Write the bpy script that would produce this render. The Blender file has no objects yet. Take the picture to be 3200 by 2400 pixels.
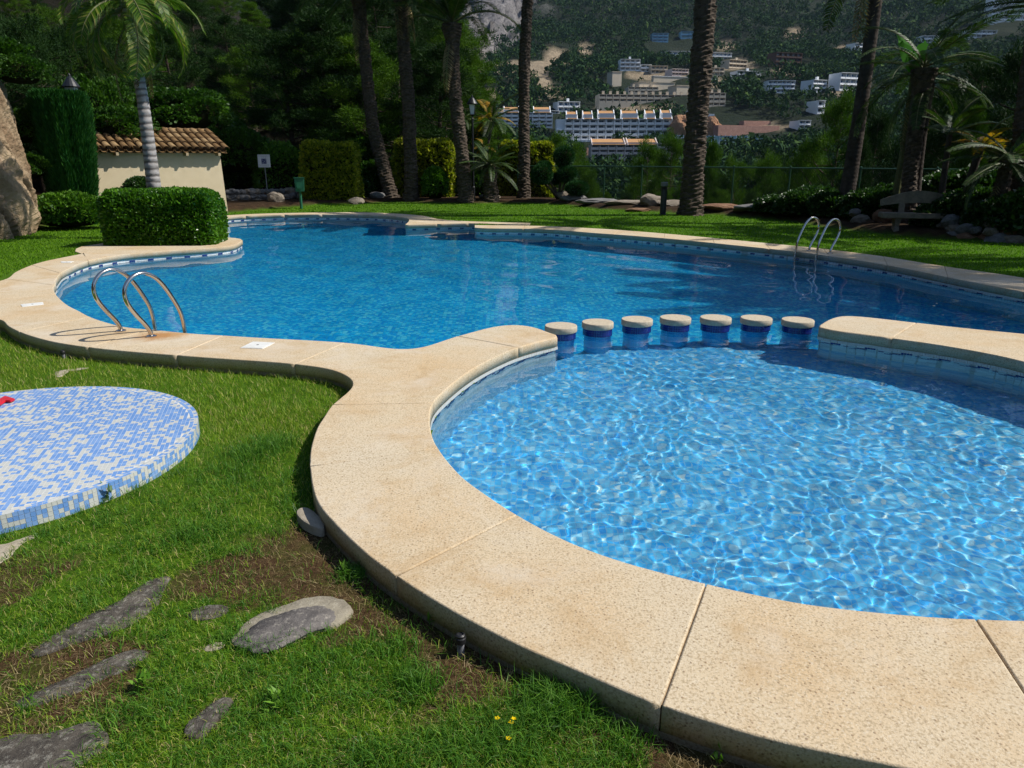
import bpy, bmesh, math, random
import numpy as np
from mathutils import Vector, Matrix

sc = bpy.context.scene
C = sc.collection
R = math.radians
PI = math.pi
# ------------------------------------------------------------------ camera
FPX, YHOR = 2311.0, 500.0                 # focal length and horizon row of the 3200 px wide photograph
PITCH = math.atan((1200 - YHOR) / FPX)
CZ = 1.85
cam = bpy.data.cameras.new('camera'); cam_o = bpy.data.objects.new('camera', cam); C.objects.link(cam_o)
cam.sensor_width = 36; cam.lens = 36 * FPX / 3200
cam.clip_start = .05; cam.clip_end = 6000
cam_o.location = (0, 0, CZ); cam_o.rotation_euler = (PI / 2 - PITCH, 0, 0)
sc.camera = cam_o
# ------------------------------------------------------------------ world and sun
SUN_EL, SUN_AZ = R(47), R(2)              # elevation; azimuth measured from +X towards +Y
w = bpy.data.worlds.new('World'); sc.world = w; w.use_nodes = True
nt = w.node_tree
sky = nt.nodes.new('ShaderNodeTexSky'); sky.sky_type = 'NISHITA'; sky.sun_disc = False
sky.sun_elevation = SUN_EL; sky.sun_rotation = PI / 2 - SUN_AZ
sky.air_density = 1.0; sky.dust_density = .6; sky.ozone_density = 2.0
nt.links.new(sky.outputs[0], nt.nodes['Background'].inputs[0])
nt.nodes['Background'].inputs[1].default_value = .10
sun = bpy.data.lights.new('sun', 'SUN'); sun.energy = 5.0; sun.angle = R(.5); sun.color = (1, .95, .86)
sun_o = bpy.data.objects.new('sun', sun); C.objects.link(sun_o)
sd = Vector((math.cos(SUN_EL) * math.cos(SUN_AZ), math.cos(SUN_EL) * math.sin(SUN_AZ), math.sin(SUN_EL)))
sun_o.rotation_euler = sd.to_track_quat('Z', 'Y').to_euler(); sun_o.location = (30, 0, 40)
sun.cycles.is_caustics_light = True
sc.view_settings.view_transform = 'Standard'; sc.view_settings.look = 'None'
sc.view_settings.exposure = 0.22; sc.view_settings.gamma = 1
sc.render.engine = 'CYCLES'
sc.cycles.use_denoising = True
sc.cycles.max_bounces = 8; sc.cycles.diffuse_bounces = 3; sc.cycles.glossy_bounces = 3
sc.cycles.transmission_bounces = 5; sc.cycles.transparent_max_bounces = 8
sc.cycles.caustics_reflective = False; sc.cycles.caustics_refractive = True
sc.cycles.sample_clamp_indirect = 4.0; sc.cycles.sample_clamp_direct = 12.0

# ------------------------------------------------------------------ helpers
def G(px, py, z=.15):
    """point of the horizontal plane z that the photograph shows at pixel px, py"""
    x = (px - 1600) / FPX; y = -(py - 1200) / FPX
    d = (x, math.cos(PITCH) + y * math.sin(PITCH), -math.sin(PITCH) + y * math.cos(PITCH))
    t = (z - CZ) / d[2]
    return (d[0] * t, d[1] * t)
def W(px, py, Y):
    """point of the vertical plane at distance Y shown at pixel px, py"""
    x = (px - 1600) / FPX; y = -(py - 1200) / FPX
    d = (x, math.cos(PITCH) + y * math.sin(PITCH), -math.sin(PITCH) + y * math.cos(PITCH))
    t = Y / d[1]
    return Vector((d[0] * t, Y, CZ + d[2] * t))

def tag(o, label=None, cat=None, group=None, kind=None):
    if label: o['label'] = label
    if cat: o['category'] = cat
    if group: o['group'] = group
    if kind: o['kind'] = kind
    return o
def thing(name, label, cat, loc=(0, 0, 0), rz=0, group=None):
    o = bpy.data.objects.new(name, None); C.objects.link(o); o.empty_display_size = .2
    o.location = loc; o.rotation_euler = (0, 0, rz)
    return tag(o, label, cat, group)
def npmesh(name, V, T, mat, parent=None, smooth=False, attrs=None, Q=None):
    """triangles T (n,3) and quads Q (m,4) over vertices V, linked as one object"""
    me = bpy.data.meshes.new(name)
    V = np.ascontiguousarray(V, dtype=np.float32)
    T = np.zeros((0, 3), int) if T is None else np.asarray(T); Q = np.zeros((0, 4), int) if Q is None else np.asarray(Q)
    me.vertices.add(len(V)); me.vertices.foreach_set('co', V.ravel())
    n = len(T) * 3 + len(Q) * 4
    me.loops.add(n); me.loops.foreach_set('vertex_index', np.concatenate([T.ravel(), Q.ravel()]).astype(np.int32))
    me.polygons.add(len(T) + len(Q))
    st = np.concatenate([np.arange(len(T)) * 3, len(T) * 3 + np.arange(len(Q)) * 4]).astype(np.int32)
    me.polygons.foreach_set('loop_start', st)
    me.polygons.foreach_set('use_smooth', np.full(len(T) + len(Q), bool(smooth)))
    me.update(calc_edges=True)
    if attrs:
        for k, a in attrs.items():
            at = me.attributes.new(k, 'FLOAT', 'POINT'); at.data.foreach_set('value', np.asarray(a, np.float32))
    if mat: me.materials.append(mat)
    o = bpy.data.objects.new(name, me); C.objects.link(o)
    if parent: o.parent = parent
    return o

class MB:
    def __init__(s): s.v = []; s.f = []; s.m = []; s.mi = 0
    def add(s, vs, fs):
        b = len(s.v); s.v += [tuple(v) for v in vs]; s.f += [tuple(b + i for i in f) for f in fs]; s.m += [s.mi] * len(fs)
        return s
    def box(s, c, d, rz=0, rx=0, ry=0):
        M = Matrix.Translation(c) @ Matrix.Rotation(rz, 4, 'Z') @ Matrix.Rotation(ry, 4, 'Y') @ Matrix.Rotation(rx, 4, 'X')
        x, y, z = d[0] / 2, d[1] / 2, d[2] / 2
        vs = [M @ Vector(p) for p in ((-x, -y, -z), (x, -y, -z), (x, y, -z), (-x, y, -z), (-x, -y, z), (x, -y, z), (x, y, z), (-x, y, z))]
        return s.add(vs, [(0, 3, 2, 1), (4, 5, 6, 7), (0, 1, 5, 4), (1, 2, 6, 5), (2, 3, 7, 6), (3, 0, 4, 7)])
    def bar(s, a, b, wd, dp):
        a, b = Vector(a), Vector(b); d = b - a
        q = d.to_track_quat('Z', 'Y').to_matrix().to_4x4(); M = Matrix.Translation((a + b) / 2) @ q
        x, y, z = wd / 2, dp / 2, d.length / 2
        vs = [M @ Vector(p) for p in ((-x, -y, -z), (x, -y, -z), (x, y, -z), (-x, y, -z), (-x, -y, z), (x, -y, z), (x, y, z), (-x, y, z))]
        return s.add(vs, [(0, 3, 2, 1), (4, 5, 6, 7), (0, 1, 5, 4), (1, 2, 6, 5), (2, 3, 7, 6), (3, 0, 4, 7)])
    def tube(s, pts, rad, seg=8, cap=True):
        pts = [Vector(p) for p in pts]; n = len(pts)
        if not hasattr(rad, '__len__'): rad = [rad] * n
        b = len(s.v); up = Vector((0, 0, 1)); nrm = None
        for i, p in enumerate(pts):
            t = (pts[min(i + 1, n - 1)] - pts[max(i - 1, 0)]).normalized()
            if nrm is None:
                nrm = t.cross(up) if abs(t.z) < .9 else t.cross(Vector((1, 0, 0)))
            nrm = (nrm - t * nrm.dot(t)).normalized(); bn = t.cross(nrm)
            for k in range(seg):
                a = 2 * PI * k / seg
                s.v.append(tuple(p + (nrm * math.cos(a) + bn * math.sin(a)) * rad[i]))
        for i in range(n - 1):
            for k in range(seg):
                k2 = (k + 1) % seg
                s.f.append((b + i * seg + k, b + i * seg + k2, b + (i + 1) * seg + k2, b + (i + 1) * seg + k)); s.m.append(s.mi)
        if cap:
            s.f.append(tuple(b + k for k in reversed(range(seg)))); s.m.append(s.mi)
            s.f.append(tuple(b + (n - 1) * seg + k for k in range(seg))); s.m.append(s.mi)
        return s
    def lathe(s, prof, seg=16, c=(0, 0, 0)):
        b = len(s.v)
        for r, z in prof:
            for k in range(seg):
                a = 2 * PI * k / seg; s.v.append((c[0] + r * math.cos(a), c[1] + r * math.sin(a), c[2] + z))
        for i in range(len(prof) - 1):
            for k in range(seg):
                k2 = (k + 1) % seg
                s.f.append((b + i * seg + k, b + i * seg + k2, b + (i + 1) * seg + k2, b + (i + 1) * seg + k)); s.m.append(s.mi)
        s.f.append(tuple(b + k for k in reversed(range(seg)))); s.m.append(s.mi)
        s.f.append(tuple(b + (len(prof) - 1) * seg + k for k in range(seg))); s.m.append(s.mi)
        return s
    def prism(s, poly, z0, z1):
        n = len(poly)
        a = sum(poly[i][0] * poly[(i + 1) % n][1] - poly[(i + 1) % n][0] * poly[i][1] for i in range(n))
        if a < 0: poly = poly[::-1]
        vs = [(p[0], p[1], z0) for p in poly] + [(p[0], p[1], z1) for p in poly]
        return s.add(vs, [tuple(reversed(range(n))), tuple(range(n, 2 * n))] + [(i, (i + 1) % n, n + (i + 1) % n, n + i) for i in range(n)])
    def build(s, name, mat, parent=None, smooth=False, bevel=0, seg=2, loc=None, ang=.6):
        me = bpy.data.meshes.new(name); me.from_pydata(s.v, [], s.f)
        mats = mat if isinstance(mat, (list, tuple)) else [mat]
        for m in mats: me.materials.append(m)
        if len(mats) > 1: me.polygons.foreach_set('material_index', s.m)
        if bevel:
            bm = bmesh.new(); bm.from_mesh(me)
            ed = [e for e in bm.edges if len(e.link_faces) == 2 and e.calc_face_angle(0) > ang]
            bmesh.ops.bevel(bm, geom=ed, offset=bevel, segments=seg, affect='EDGES', clamp_overlap=True)
            bm.to_mesh(me); bm.free()
        if smooth: me.polygons.foreach_set('use_smooth', [True] * len(me.polygons))
        o = bpy.data.objects.new(name, me); C.objects.link(o)
        if parent: o.parent = parent
        if loc: o.location = loc
        return o
def inst(src, name, parent, mat4):
    o = bpy.data.objects.new(name, src if isinstance(src, bpy.types.Mesh) else src.data); C.objects.link(o)
    o.parent = parent; o.matrix_local = mat4
    return o
def copy_thing(root, loc, rz=0, scale=1, label=None):
    r = root.copy(); C.objects.link(r); r.location = loc; r.rotation_euler = (0, 0, rz)
    r.scale = (scale,) * 3 if not hasattr(scale, '__len__') else scale
    if label: r['label'] = label
    for ch in list(root.children):
        c = ch.copy(); C.objects.link(c); c.parent = r
        for g in list(ch.children):
            d = g.copy(); C.objects.link(d); d.parent = c
    return r

# value noise (numpy)
_rt = np.random.default_rng(5).random(65536)
def _h(i, j, s): return _rt[(i * 7919 + j * 104729 + s * 31337) & 65535]
def vn(x, y, s=0):
    x = np.asarray(x, float); y = np.asarray(y, float)
    i = np.floor(x).astype(np.int64); j = np.floor(y).astype(np.int64); fx = x - i; fy = y - j
    fx = fx * fx * (3 - 2 * fx); fy = fy * fy * (3 - 2 * fy)
    return (_h(i, j, s) * (1 - fx) + _h(i + 1, j, s) * fx) * (1 - fy) + (_h(i, j + 1, s) * (1 - fx) + _h(i + 1, j + 1, s) * fx) * fy
def fbm(x, y, o=4, s=0):
    v = 0; a = .5; t = 0
    for k in range(o): v = v + a * vn(np.asarray(x) * 2 ** k, np.asarray(y) * 2 ** k, s + k); t += a; a *= .5
    return v / t
def sst(a, b, x):
    t = np.clip((np.asarray(x, float) - a) / (b - a), 0, 1); return t * t * (3 - 2 * t)
def inpoly(P, poly):
    P = np.asarray(P, float); x, y = P[:, 0], P[:, 1]; r = np.zeros(len(P), bool); n = len(poly)
    for i in range(n):
        x1, y1 = poly[i][:2]; x2, y2 = poly[(i + 1) % n][:2]
        if y1 == y2: continue
        c = ((y1 > y) != (y2 > y)) & (x < (x2 - x1) * (y - y1) / (y2 - y1) + x1); r ^= c
    return r
def polydist(P, line, closed=False):
    P = np.asarray(P, float); best = np.full(len(P), 1e9); n = len(line)
    for i in range(n if closed else n - 1):
        a = np.array(line[i][:2], float); b = np.array(line[(i + 1) % n][:2], float); d = b - a; L = d @ d
        if L < 1e-12: continue
        t = np.clip(((P - a) @ d) / L, 0, 1); best = np.minimum(best, np.hypot(*(P - a - t[:, None] * d).T))
    return best
def resample(pts, step, smooth=0, closed=False):
    P = np.array(pts, float); n = len(P); out = []
    rng = range(n if closed else n - 1)
    for i in rng:
        p0 = P[(i - 1) % n] if closed or i > 0 else 2 * P[0] - P[1]
        p1 = P[i]; p2 = P[(i + 1) % n]
        p3 = P[(i + 2) % n] if closed or i + 2 < n else 2 * P[n - 1] - P[n - 2]
        m = max(2, int(np.hypot(*(p2 - p1)) / step * 3))
        for t in np.arange(m) / m:
            # centripetal-ish: plain Catmull-Rom with tangents limited by the chord
            ch = np.hypot(*(p2 - p1)); t1 = (p2 - p0); t2 = (p3 - p1)
            t1 = t1 / (np.hypot(*t1) + 1e-9) * ch; t2 = t2 / (np.hypot(*t2) + 1e-9) * ch
            out.append((2 * t**3 - 3 * t**2 + 1) * p1 + (t**3 - 2 * t**2 + t) * t1 + (-2 * t**3 + 3 * t**2) * p2 + (t**3 - t**2) * t2)
    if not closed: out.append(P[-1])
    out = np.array(out)
    if closed: out = np.vstack([out, out[:1]])
    s = np.r_[0, np.cumsum(np.hypot(*np.diff(out, axis=0).T))]
    k = max(2, int(s[-1] / step)); q = np.linspace(0, s[-1], k + 1)
    o = np.c_[np.interp(q, s, out[:, 0]), np.interp(q, s, out[:, 1])]
    for _ in range(smooth): o[1:-1] = .25 * o[:-2] + .5 * o[1:-1] + .25 * o[2:]
    return o[:-1] if closed else o

# ------------------------------------------------------------------ materials
class NT:
    def __init__(s, name):
        s.mat = bpy.data.materials.new(name); s.mat.use_nodes = True; s.t = s.mat.node_tree; s.t.nodes.clear()
        s.out = s.n('OutputMaterial')
    def n(s, typ, **kw):
        nd = s.t.nodes.new('ShaderNode' + typ)
        for k, v in kw.items(): setattr(nd, k, v)
        return nd
    def l(s, a, b): s.t.links.new(a, b)
    def setin(s, nd, **kw):
        for k, v in kw.items():
            i = nd.inputs[k.replace('_', ' ')] if k.replace('_', ' ') in nd.inputs else nd.inputs[k]
            if hasattr(v, 'links'): s.l(v, i)
            else: i.default_value = v if not (isinstance(v, tuple) and len(v) == 3 and len(i.default_value) == 4) else (*v, 1)
        return nd
    def coord(s, kind='Object'): return s.n('TexCoord').outputs[kind]
    def pos(s): return s.n('NewGeometry').outputs['Position']
    def noise(s, vec, scale, detail=4, rough=.6, dist=0):
        nd = s.n('TexNoise'); s.l(vec, nd.inputs['Vector'])
        nd.inputs['Scale'].default_value = scale; nd.inputs['Detail'].default_value = detail
        nd.inputs['Roughness'].default_value = rough; nd.inputs['Distortion'].default_value = dist
        return nd.outputs['Fac']
    def ramp(s, fac, stops, const=False):
        nd = s.n('ValToRGB'); cr = nd.color_ramp
        if const: cr.interpolation = 'CONSTANT'
        while len(cr.elements) < len(stops): cr.elements.new(.5)
        for e, (p, c) in zip(cr.elements, stops):
            e.position = p; e.color = (*c, 1) if hasattr(c, '__len__') else (c, c, c, 1)
        s.l(fac, nd.inputs[0]); return nd.outputs[0]
    def mix(s, f, a, b, mode='MIX'):
        nd = s.n('Mix', data_type='RGBA', blend_type=mode)
        for i, v in ((0, f), (6, a), (7, b)):
            if hasattr(v, 'links'): s.l(v, nd.inputs[i])
            else: nd.inputs[i].default_value = v if i == 0 else ((*v, 1) if len(v) == 3 else v)
        return nd.outputs[2]
    def math(s, op, a, b=0, c=0):
        nd = s.n('Math', operation=op)
        for i, v in ((0, a), (1, b), (2, c)):
            if hasattr(v, 'links'): s.l(v, nd.inputs[i])
            else: nd.inputs[i].default_value = v
        return nd.outputs[0]
    def bump(s, h, strength=.5, dist=.01, nrm=None):
        nd = s.n('Bump'); s.l(h, nd.inputs['Height']); nd.inputs['Strength'].default_value = strength
        nd.inputs['Distance'].default_value = dist
        if nrm: s.l(nrm, nd.inputs['Normal'])
        return nd.outputs[0]
    def principled(s, col, rough=.8, spec=.3, metal=0, nrm=None, **kw):
        b = s.n('BsdfPrincipled')
        for k, v in (('Base Color', col), ('Roughness', rough), ('Specular IOR Level', spec), ('Metallic', metal)):
            if hasattr(v, 'links'): s.l(v, b.inputs[k])
            else: b.inputs[k].default_value = (*v, 1) if hasattr(v, '__len__') and len(v) == 3 else v
        if nrm: s.l(nrm, b.inputs['Normal'])
        s.l(b.outputs[0], s.out.inputs[0]); return b
def m_plain(name, c1, c2=None, scale=6, rough=.8, spec=.3, bump=.3, bscale=60, bdist=.004, metal=0, detail=5):
    t = NT(name); v = t.coord(); c2 = c2 or tuple(x * .7 for x in c1)
    f = t.noise(v, scale, detail, .65)
    col = t.ramp(f, [(.3, c2), (.7, c1)])
    nb = t.bump(t.noise(v, bscale, 4, .7), bump, bdist) if bump else None
    t.principled(col, rough, spec, metal, nb); return t.mat
def m_leaf(name, stops, trans=.3, rough=.5, spec=.25, attr=None, tcol=None, blotch=0):
    """foliage: colour differs from leaf to leaf; thin leaves let some light through"""
    t = NT(name); g = t.n('NewGeometry')
    r = g.outputs['Random Per Island']
    if blotch:
        nz = t.noise(t.coord(), blotch, 3, .5)
        r = t.math('ADD', t.math('MULTIPLY', r, .5), t.math('MULTIPLY', t.math('SUBTRACT', nz, .25), 1.0))
    col = t.ramp(r, stops)
    b = t.principled(col, rough, spec)
    tr = t.n('BsdfTranslucent'); t.l(t.mix(1.0, col, tcol or (1.0, 1.2, .5), 'MULTIPLY'), tr.inputs[0])
    mx = t.n('MixShader'); mx.inputs[0].default_value = trans
    t.l(b.outputs[0], mx.inputs[1]); t.l(tr.outputs[0], mx.inputs[2]); t.l(mx.outputs[0], t.out.inputs[0])
    return t.mat
def mk_stone(name, c_lo, c_hi, spots=(.5, .48, .42), scale=3, bump=.8, bd=.02, spot_lo=.6):
    t = NT(name); v = t.coord()
    f = t.noise(v, scale, 8, .7, .4)
    col = t.ramp(f, [(.28, c_lo), (.5, tuple((a + b) / 2 for a, b in zip(c_lo, c_hi))), (.72, c_hi)])
    s2 = t.ramp(t.noise(v, scale * 4, 10, .82, .3), [(spot_lo, 0.), (spot_lo + .12, 1.)])
    col = t.mix(t.math('MULTIPLY', s2, .6), col, spots)
    h = t.math('ADD', t.noise(v, scale * 2, 8, .75, .5), t.math('MULTIPLY', t.noise(v, scale * 14, 5, .7), .35))
    t.principled(col, .9, .2, 0, t.bump(h, bump, bd)); return t.mat

# concrete coping: pale washed aggregate, brown specks, warm weathering
def mk_coping():
    t = NT('washed_concrete'); v = t.pos()
    big = t.noise(v, 1.1, 4, .6); mid = t.noise(v, 5, 4, .6)
    col = t.ramp(big, [(.3, (.56, .475, .345)), (.46, (.57, .455, .30)), (.60, (.56, .41, .24)), (.72, (.53, .36, .18))])
    col = t.mix(t.math('MULTIPLY', mid, .35), col, (.55, .49, .39))
    g = t.noise(v, 95, 2, .6)
    col = t.mix(t.ramp(g, [(.38, .75), (.5, 0.)]), col, (.33, .25, .15))
    g2 = t.noise(v, 130, 1, .5); col = t.mix(t.ramp(g2, [(.56, 0.), (.68, .5)]), col, (.66, .58, .45))
    vo = t.n('TexVoronoi'); t.l(v, vo.inputs['Vector']); vo.inputs['Scale'].default_value = 55
    vs = t.n('TexVoronoi'); t.l(v, vs.inputs['Vector']); vs.inputs['Scale'].default_value = 55; vs.distance = 'EUCLIDEAN'
    rnd = t.n('SeparateColor'); t.l(vs.outputs['Color'], rnd.inputs[0])
    sel = t.ramp(rnd.outputs[0], [(.60, 0.), (.64, 1.)])
    spot = t.math('MULTIPLY', t.ramp(vo.outputs['Distance'], [(.14, 1.), (.30, 0.)]), sel)
    col = t.mix(t.math('MULTIPLY', spot, .75), col, (.20, .125, .07))
    oi = t.n('ObjectInfo'); col = t.mix(t.math('MULTIPLY', oi.outputs['Random'], .16), col, (.42, .33, .22))      # slab to slab
    col = t.mix(t.ramp(t.noise(v, 2.3, 7, .75, .5), [(.50, 0.), (.70, .60)]), col, (.40, .26, .12))                # ochre weathering
    col = t.mix(t.ramp(t.noise(v, .9, 6, .7, .3), [(.52, 0.), (.66, .5)]), col, (.60, .54, .45))                  # bleached areas
    for (cx, cy), rad_, amt, cc in ((G(495, 1050), .26, .8, (.36, .15, .03)), (G(560, 1046), .16, .5, (.42, .22, .07)), (G(378, 1040), .12, .35, (.42, .25, .10))):
        d = t.n('VectorMath', operation='DISTANCE'); t.l(v, d.inputs[0]); d.inputs[1].default_value = (cx, cy, .15)
        q = t.math('ADD', t.math('DIVIDE', d.outputs['Value'], rad_), t.math('MULTIPLY', t.math('SUBTRACT', t.noise(v, 9, 5, .7), .5), 1.3))
        col = t.mix(t.ramp(q, [(.25, amt), (1.0, 0.)]), col, cc)
    sz_ = t.n('SeparateXYZ'); t.l(v, sz_.inputs[0]); low = t.ramp(t.math('ADD', sz_.outputs[2], t.math('MULTIPLY', t.noise(v, 7, 5, .7), .07)), [(.02, .8), (.11, 0.)])
    col = t.mix(low, col, (.14, .105, .065))                                                                       # splash-back dirt near the soil
    h = t.math('ADD', t.noise(v, 110, 3, .7), t.math('MULTIPLY', spot, .4))
    t.principled(col, .88, .2, 0, t.bump(h, .7, .004)); return t.mat
def mosaic(name, stops, size, grout=(.6, .62, .6), rough=.25, plane='xy', gw=.10, spec=.5, blotch=None):
    """small square glass tiles, each of its own tone"""
    t = NT(name); v = t.pos(); sp = t.n('SeparateXYZ'); t.l(v, sp.inputs[0])
    if plane == 'xy': a, b = sp.outputs[0], sp.outputs[1]
    else:                                      # walls: run along x+y, rise along z
        a = t.math('ADD', t.math('MULTIPLY', sp.outputs[0], .9), t.math('MULTIPLY', sp.outputs[1], .75)); b = sp.outputs[2]
    A = t.math('DIVIDE', a, size); B = t.math('DIVIDE', b, size)
    cb = t.n('CombineXYZ'); t.l(t.math('FLOOR', A), cb.inputs[0]); t.l(t.math('FLOOR', B), cb.inputs[1])
    wn = t.n('TexWhiteNoise', noise_dimensions='3D'); t.l(cb.outputs[0], wn.inputs['Vector'])
    fac = wn.outputs['Value']
    if blotch:
        fac = t.math('ADD', t.math('MULTIPLY', fac, .6), t.math('MULTIPLY', t.noise(v, blotch, 3, .6), .6))
    col = t.ramp(fac, stops)
    fa = t.math('FRACT', A); fb = t.math('FRACT', B)
    ea = t.math('MINIMUM', fa, t.math('SUBTRACT', 1, fa)); eb = t.math('MINIMUM', fb, t.math('SUBTRACT', 1, fb))
    e = t.math('MINIMUM', ea, eb); gm = t.ramp(e, [(gw * .5, 1.), (gw * .5 + .03, 0.)])
    col = t.mix(gm, col, grout)
    t.principled(col, rough, spec); return t.mat

m_coping = mk_coping()
m_grout = m_plain('joint_mortar', (.42, .31, .19), (.24, .16, .09), 30, .95, .1)
m_floor_shallow = mosaic('shallow_floor_mosaic', [(.12, (.01, .25, .78)), (.3, (.03, .39, .88)), (.5, (.07, .53, .94)), (.72, (.18, .67, .96)), (.88, (.50, .80, .92)), (.96, (.84, .88, .80))], .036, (.28, .56, .80), blotch=9)
m_floor_deep = mosaic('deep_floor_mosaic', [(.2, (.0, .35, .84)), (.5, (.0, .50, .95)), (.75, (.04, .65, .97)), (.95, (.15, .78, .97))], .05, (.04, .46, .72))
m_wall_white = mosaic('white_wall_mosaic', [(.2, (.62, .66, .66)), (.8, (.74, .77, .77))], .025, (.42, .42, .38), plane='w')
m_wall_blue = mosaic('pale_blue_wall_mosaic', [(.2, (.10, .38, .62)), (.5, (.20, .50, .70)), (.8, (.5, .66, .74))], .025, (.4, .52, .6), plane='w')
m_cobalt = m_plain('cobalt_glass_tile', (.012, .03, .22), (.008, .02, .14), 30, .2, .6, 0)
m_steel = NT('polished_steel'); _v = m_steel.coord()
m_steel.principled((.62, .58, .53), .16, .5, 1.0, m_steel.bump(m_steel.noise(_v, 25, 3), .05, .002)); m_steel = m_steel.mat

# ------------------------------------------------------------------ traced outlines of the pool (deck level), metres
def wpts(px): return [G(*p) for p in px]
main_near_px = [(174, 884), (166, 900), (174, 919), (188, 935), (213, 955), (245, 971), (283, 991), (348, 1012), (398, 1023), (497, 1032), (597, 1042), (696, 1048), (845, 1057), (994, 1065), (1094, 1072), (1200, 1086), (1245, 1091), (1290, 1090), (1336, 1081), (1381, 1066), (1426, 1051), (1471, 1038), (1539, 1021), (1584, 1015), (1629, 1015), (1675, 1023), (1711, 1036), (1738, 1045)]
near_arc_px = [(1742, 1052), (1733, 1056), (1697, 1064), (1652, 1076), (1607, 1090), (1562, 1109), (1516, 1131), (1471, 1157), (1426, 1189), (1394, 1216), (1367, 1241), (1349, 1266), (1343, 1293), (1342, 1320), (1347, 1350), (1356, 1379), (1376, 1411), (1399, 1442), (1426, 1472), (1453, 1499), (1519, 1546), (1591, 1594), (1693, 1652), (1808, 1706), (1953, 1757), (2094, 1795), (2194, 1821), (2299, 1844), (2398, 1865), (2523, 1888), (2647, 1903), (2796, 1918), (2945, 1929), (3045, 1934), (3200, 1938)]
outer_px = [(0, 998), (25, 1018), (60, 1036), (109, 1053), (174, 1069), (273, 1084), (398, 1097), (547, 1109), (696, 1120), (845, 1130), (920, 1137), (994, 1146), (1044, 1157), (1080, 1172), (1100, 1188), (1103, 1204), (1089, 1223), (1061, 1246), (1032, 1272), (1014, 1301), (993, 1332), (980, 1368), (971, 1402), (968, 1441), (971, 1483), (977, 1524), (988, 1561), (1006, 1592), (1035, 1623), (1066, 1657), (1102, 1691), (1150, 1735), (1214, 1782), (1278, 1826), (1348, 1870), (1423, 1914), (1497, 1954), (1572, 1992), (1646, 2028), (1746, 2070), (1845, 2113), (1945, 2157), (2044, 2198), (2199, 2247), (2299, 2281), (2398, 2308), (2498, 2331), (2597, 2352), (2697, 2373), (2796, 2391)]
island_front_px = [(758, 751), (735, 764), (704, 770), (656, 775), (593, 780), (530, 784), (466, 789), (403, 794), (356, 799), (308, 807), (270, 816), (239, 827), (213, 840), (191, 852), (178, 868), (172, 876)]
far_in_px = [(690, 681), (722, 677), (803, 673), (925, 670), (1048, 670), (1129, 671), (1210, 674), (1251, 678), (1275, 683), (1278, 690), (1266, 702)]
far_in2_px = [(1266, 702), (1342, 700), (1400, 698), (1483, 697)]
far_in3_px = [(1483, 711), (1500, 713), (1548, 713.5), (1620, 714), (1706, 716), (1754, 719), (1833, 726), (1900, 731), (1958, 735), (2116, 748), (2275, 764), (2422, 779), (2544, 793), (2666, 811), (2788, 831), (2910, 855), (3032, 880), (3200, 912)]
far_out3_px = [(1483, 703.5), (1548, 703.5), (1675, 705.5), (1770, 709), (1900, 716), (1958, 720), (2116, 733), (2275, 748), (2422, 762), (2544, 774), (2646, 786), (2768, 802), (2890, 822), (3012, 841), (3114, 854), (3200, 868)]
pen_front_px = [(2559, 1022), (2584, 1029), (2652, 1039), (2720, 1047), (2788, 1057), (2878, 1069), (2969, 1083), (3059, 1099), (3149, 1117), (3200, 1130)]
pen_back_px = [(2560, 1016), (2575, 1006), (2592, 997), (2620, 988), (2652, 986), (2742, 994), (2878, 1010), (3014, 1025), (3104, 1034), (3200, 1043)]
c_main = resample(wpts(main_near_px), .07, 2)
c_near = resample(wpts(near_arc_px), .06, 2)
c_near = np.vstack([c_near[:-1], resample([c_near[-1], (2.6, 2.45), (3.2, 2.6), (3.8, 2.95)], .06)])
c_outer = resample([(-7.62, 9.45), (-7.15, 8.95), (-6.5, 8.5)] + wpts(outer_px) + [(1.55, 1.63), (2.3, 1.58), (3.2, 1.75), (4.2, 2.2)], .06, 2)
c_isl = resample(wpts(island_front_px), .08, 3)
c_fin = resample(wpts(far_in_px), .15, 2); c_fin2 = resample(wpts(far_in2_px), .2, 1); c_fin3 = resample(wpts(far_in3_px), .15, 4)
c_fout3 = resample(wpts(far_out3_px), .15, 4)
c_pf = resample(wpts(pen_front_px), .08, 2); c_pb = resample(wpts(pen_back_px), .08, 2)
right_far = [(7.6, 9.1), (8.6, 7.8), (9.0, 6.6), (8.4, 5.9), (7.2, 6.1), (6.2, 6.75)]
right_near = [(4.75, 5.75), (4.9, 5.0), (4.75, 4.1), (4.35, 3.4)]
isl_back = [tuple(c_isl[0])] + wpts([(751, 746), (735, 743.5), (713, 742), (660, 735), (600, 720), (620, 695)])
water_poly = ([tuple(p) for p in c_main[::-1]] + [tuple(p) for p in c_isl[::-1]] + isl_back[1:] + [tuple(p) for p in c_fin] + [tuple(p) for p in c_fin2[1:]]
              + [tuple(p) for p in c_fin3] + right_far + [tuple(p) for p in c_pb[::-1]] + [tuple(p) for p in c_pf] + right_near + [tuple(p) for p in c_near[::-1]])

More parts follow.
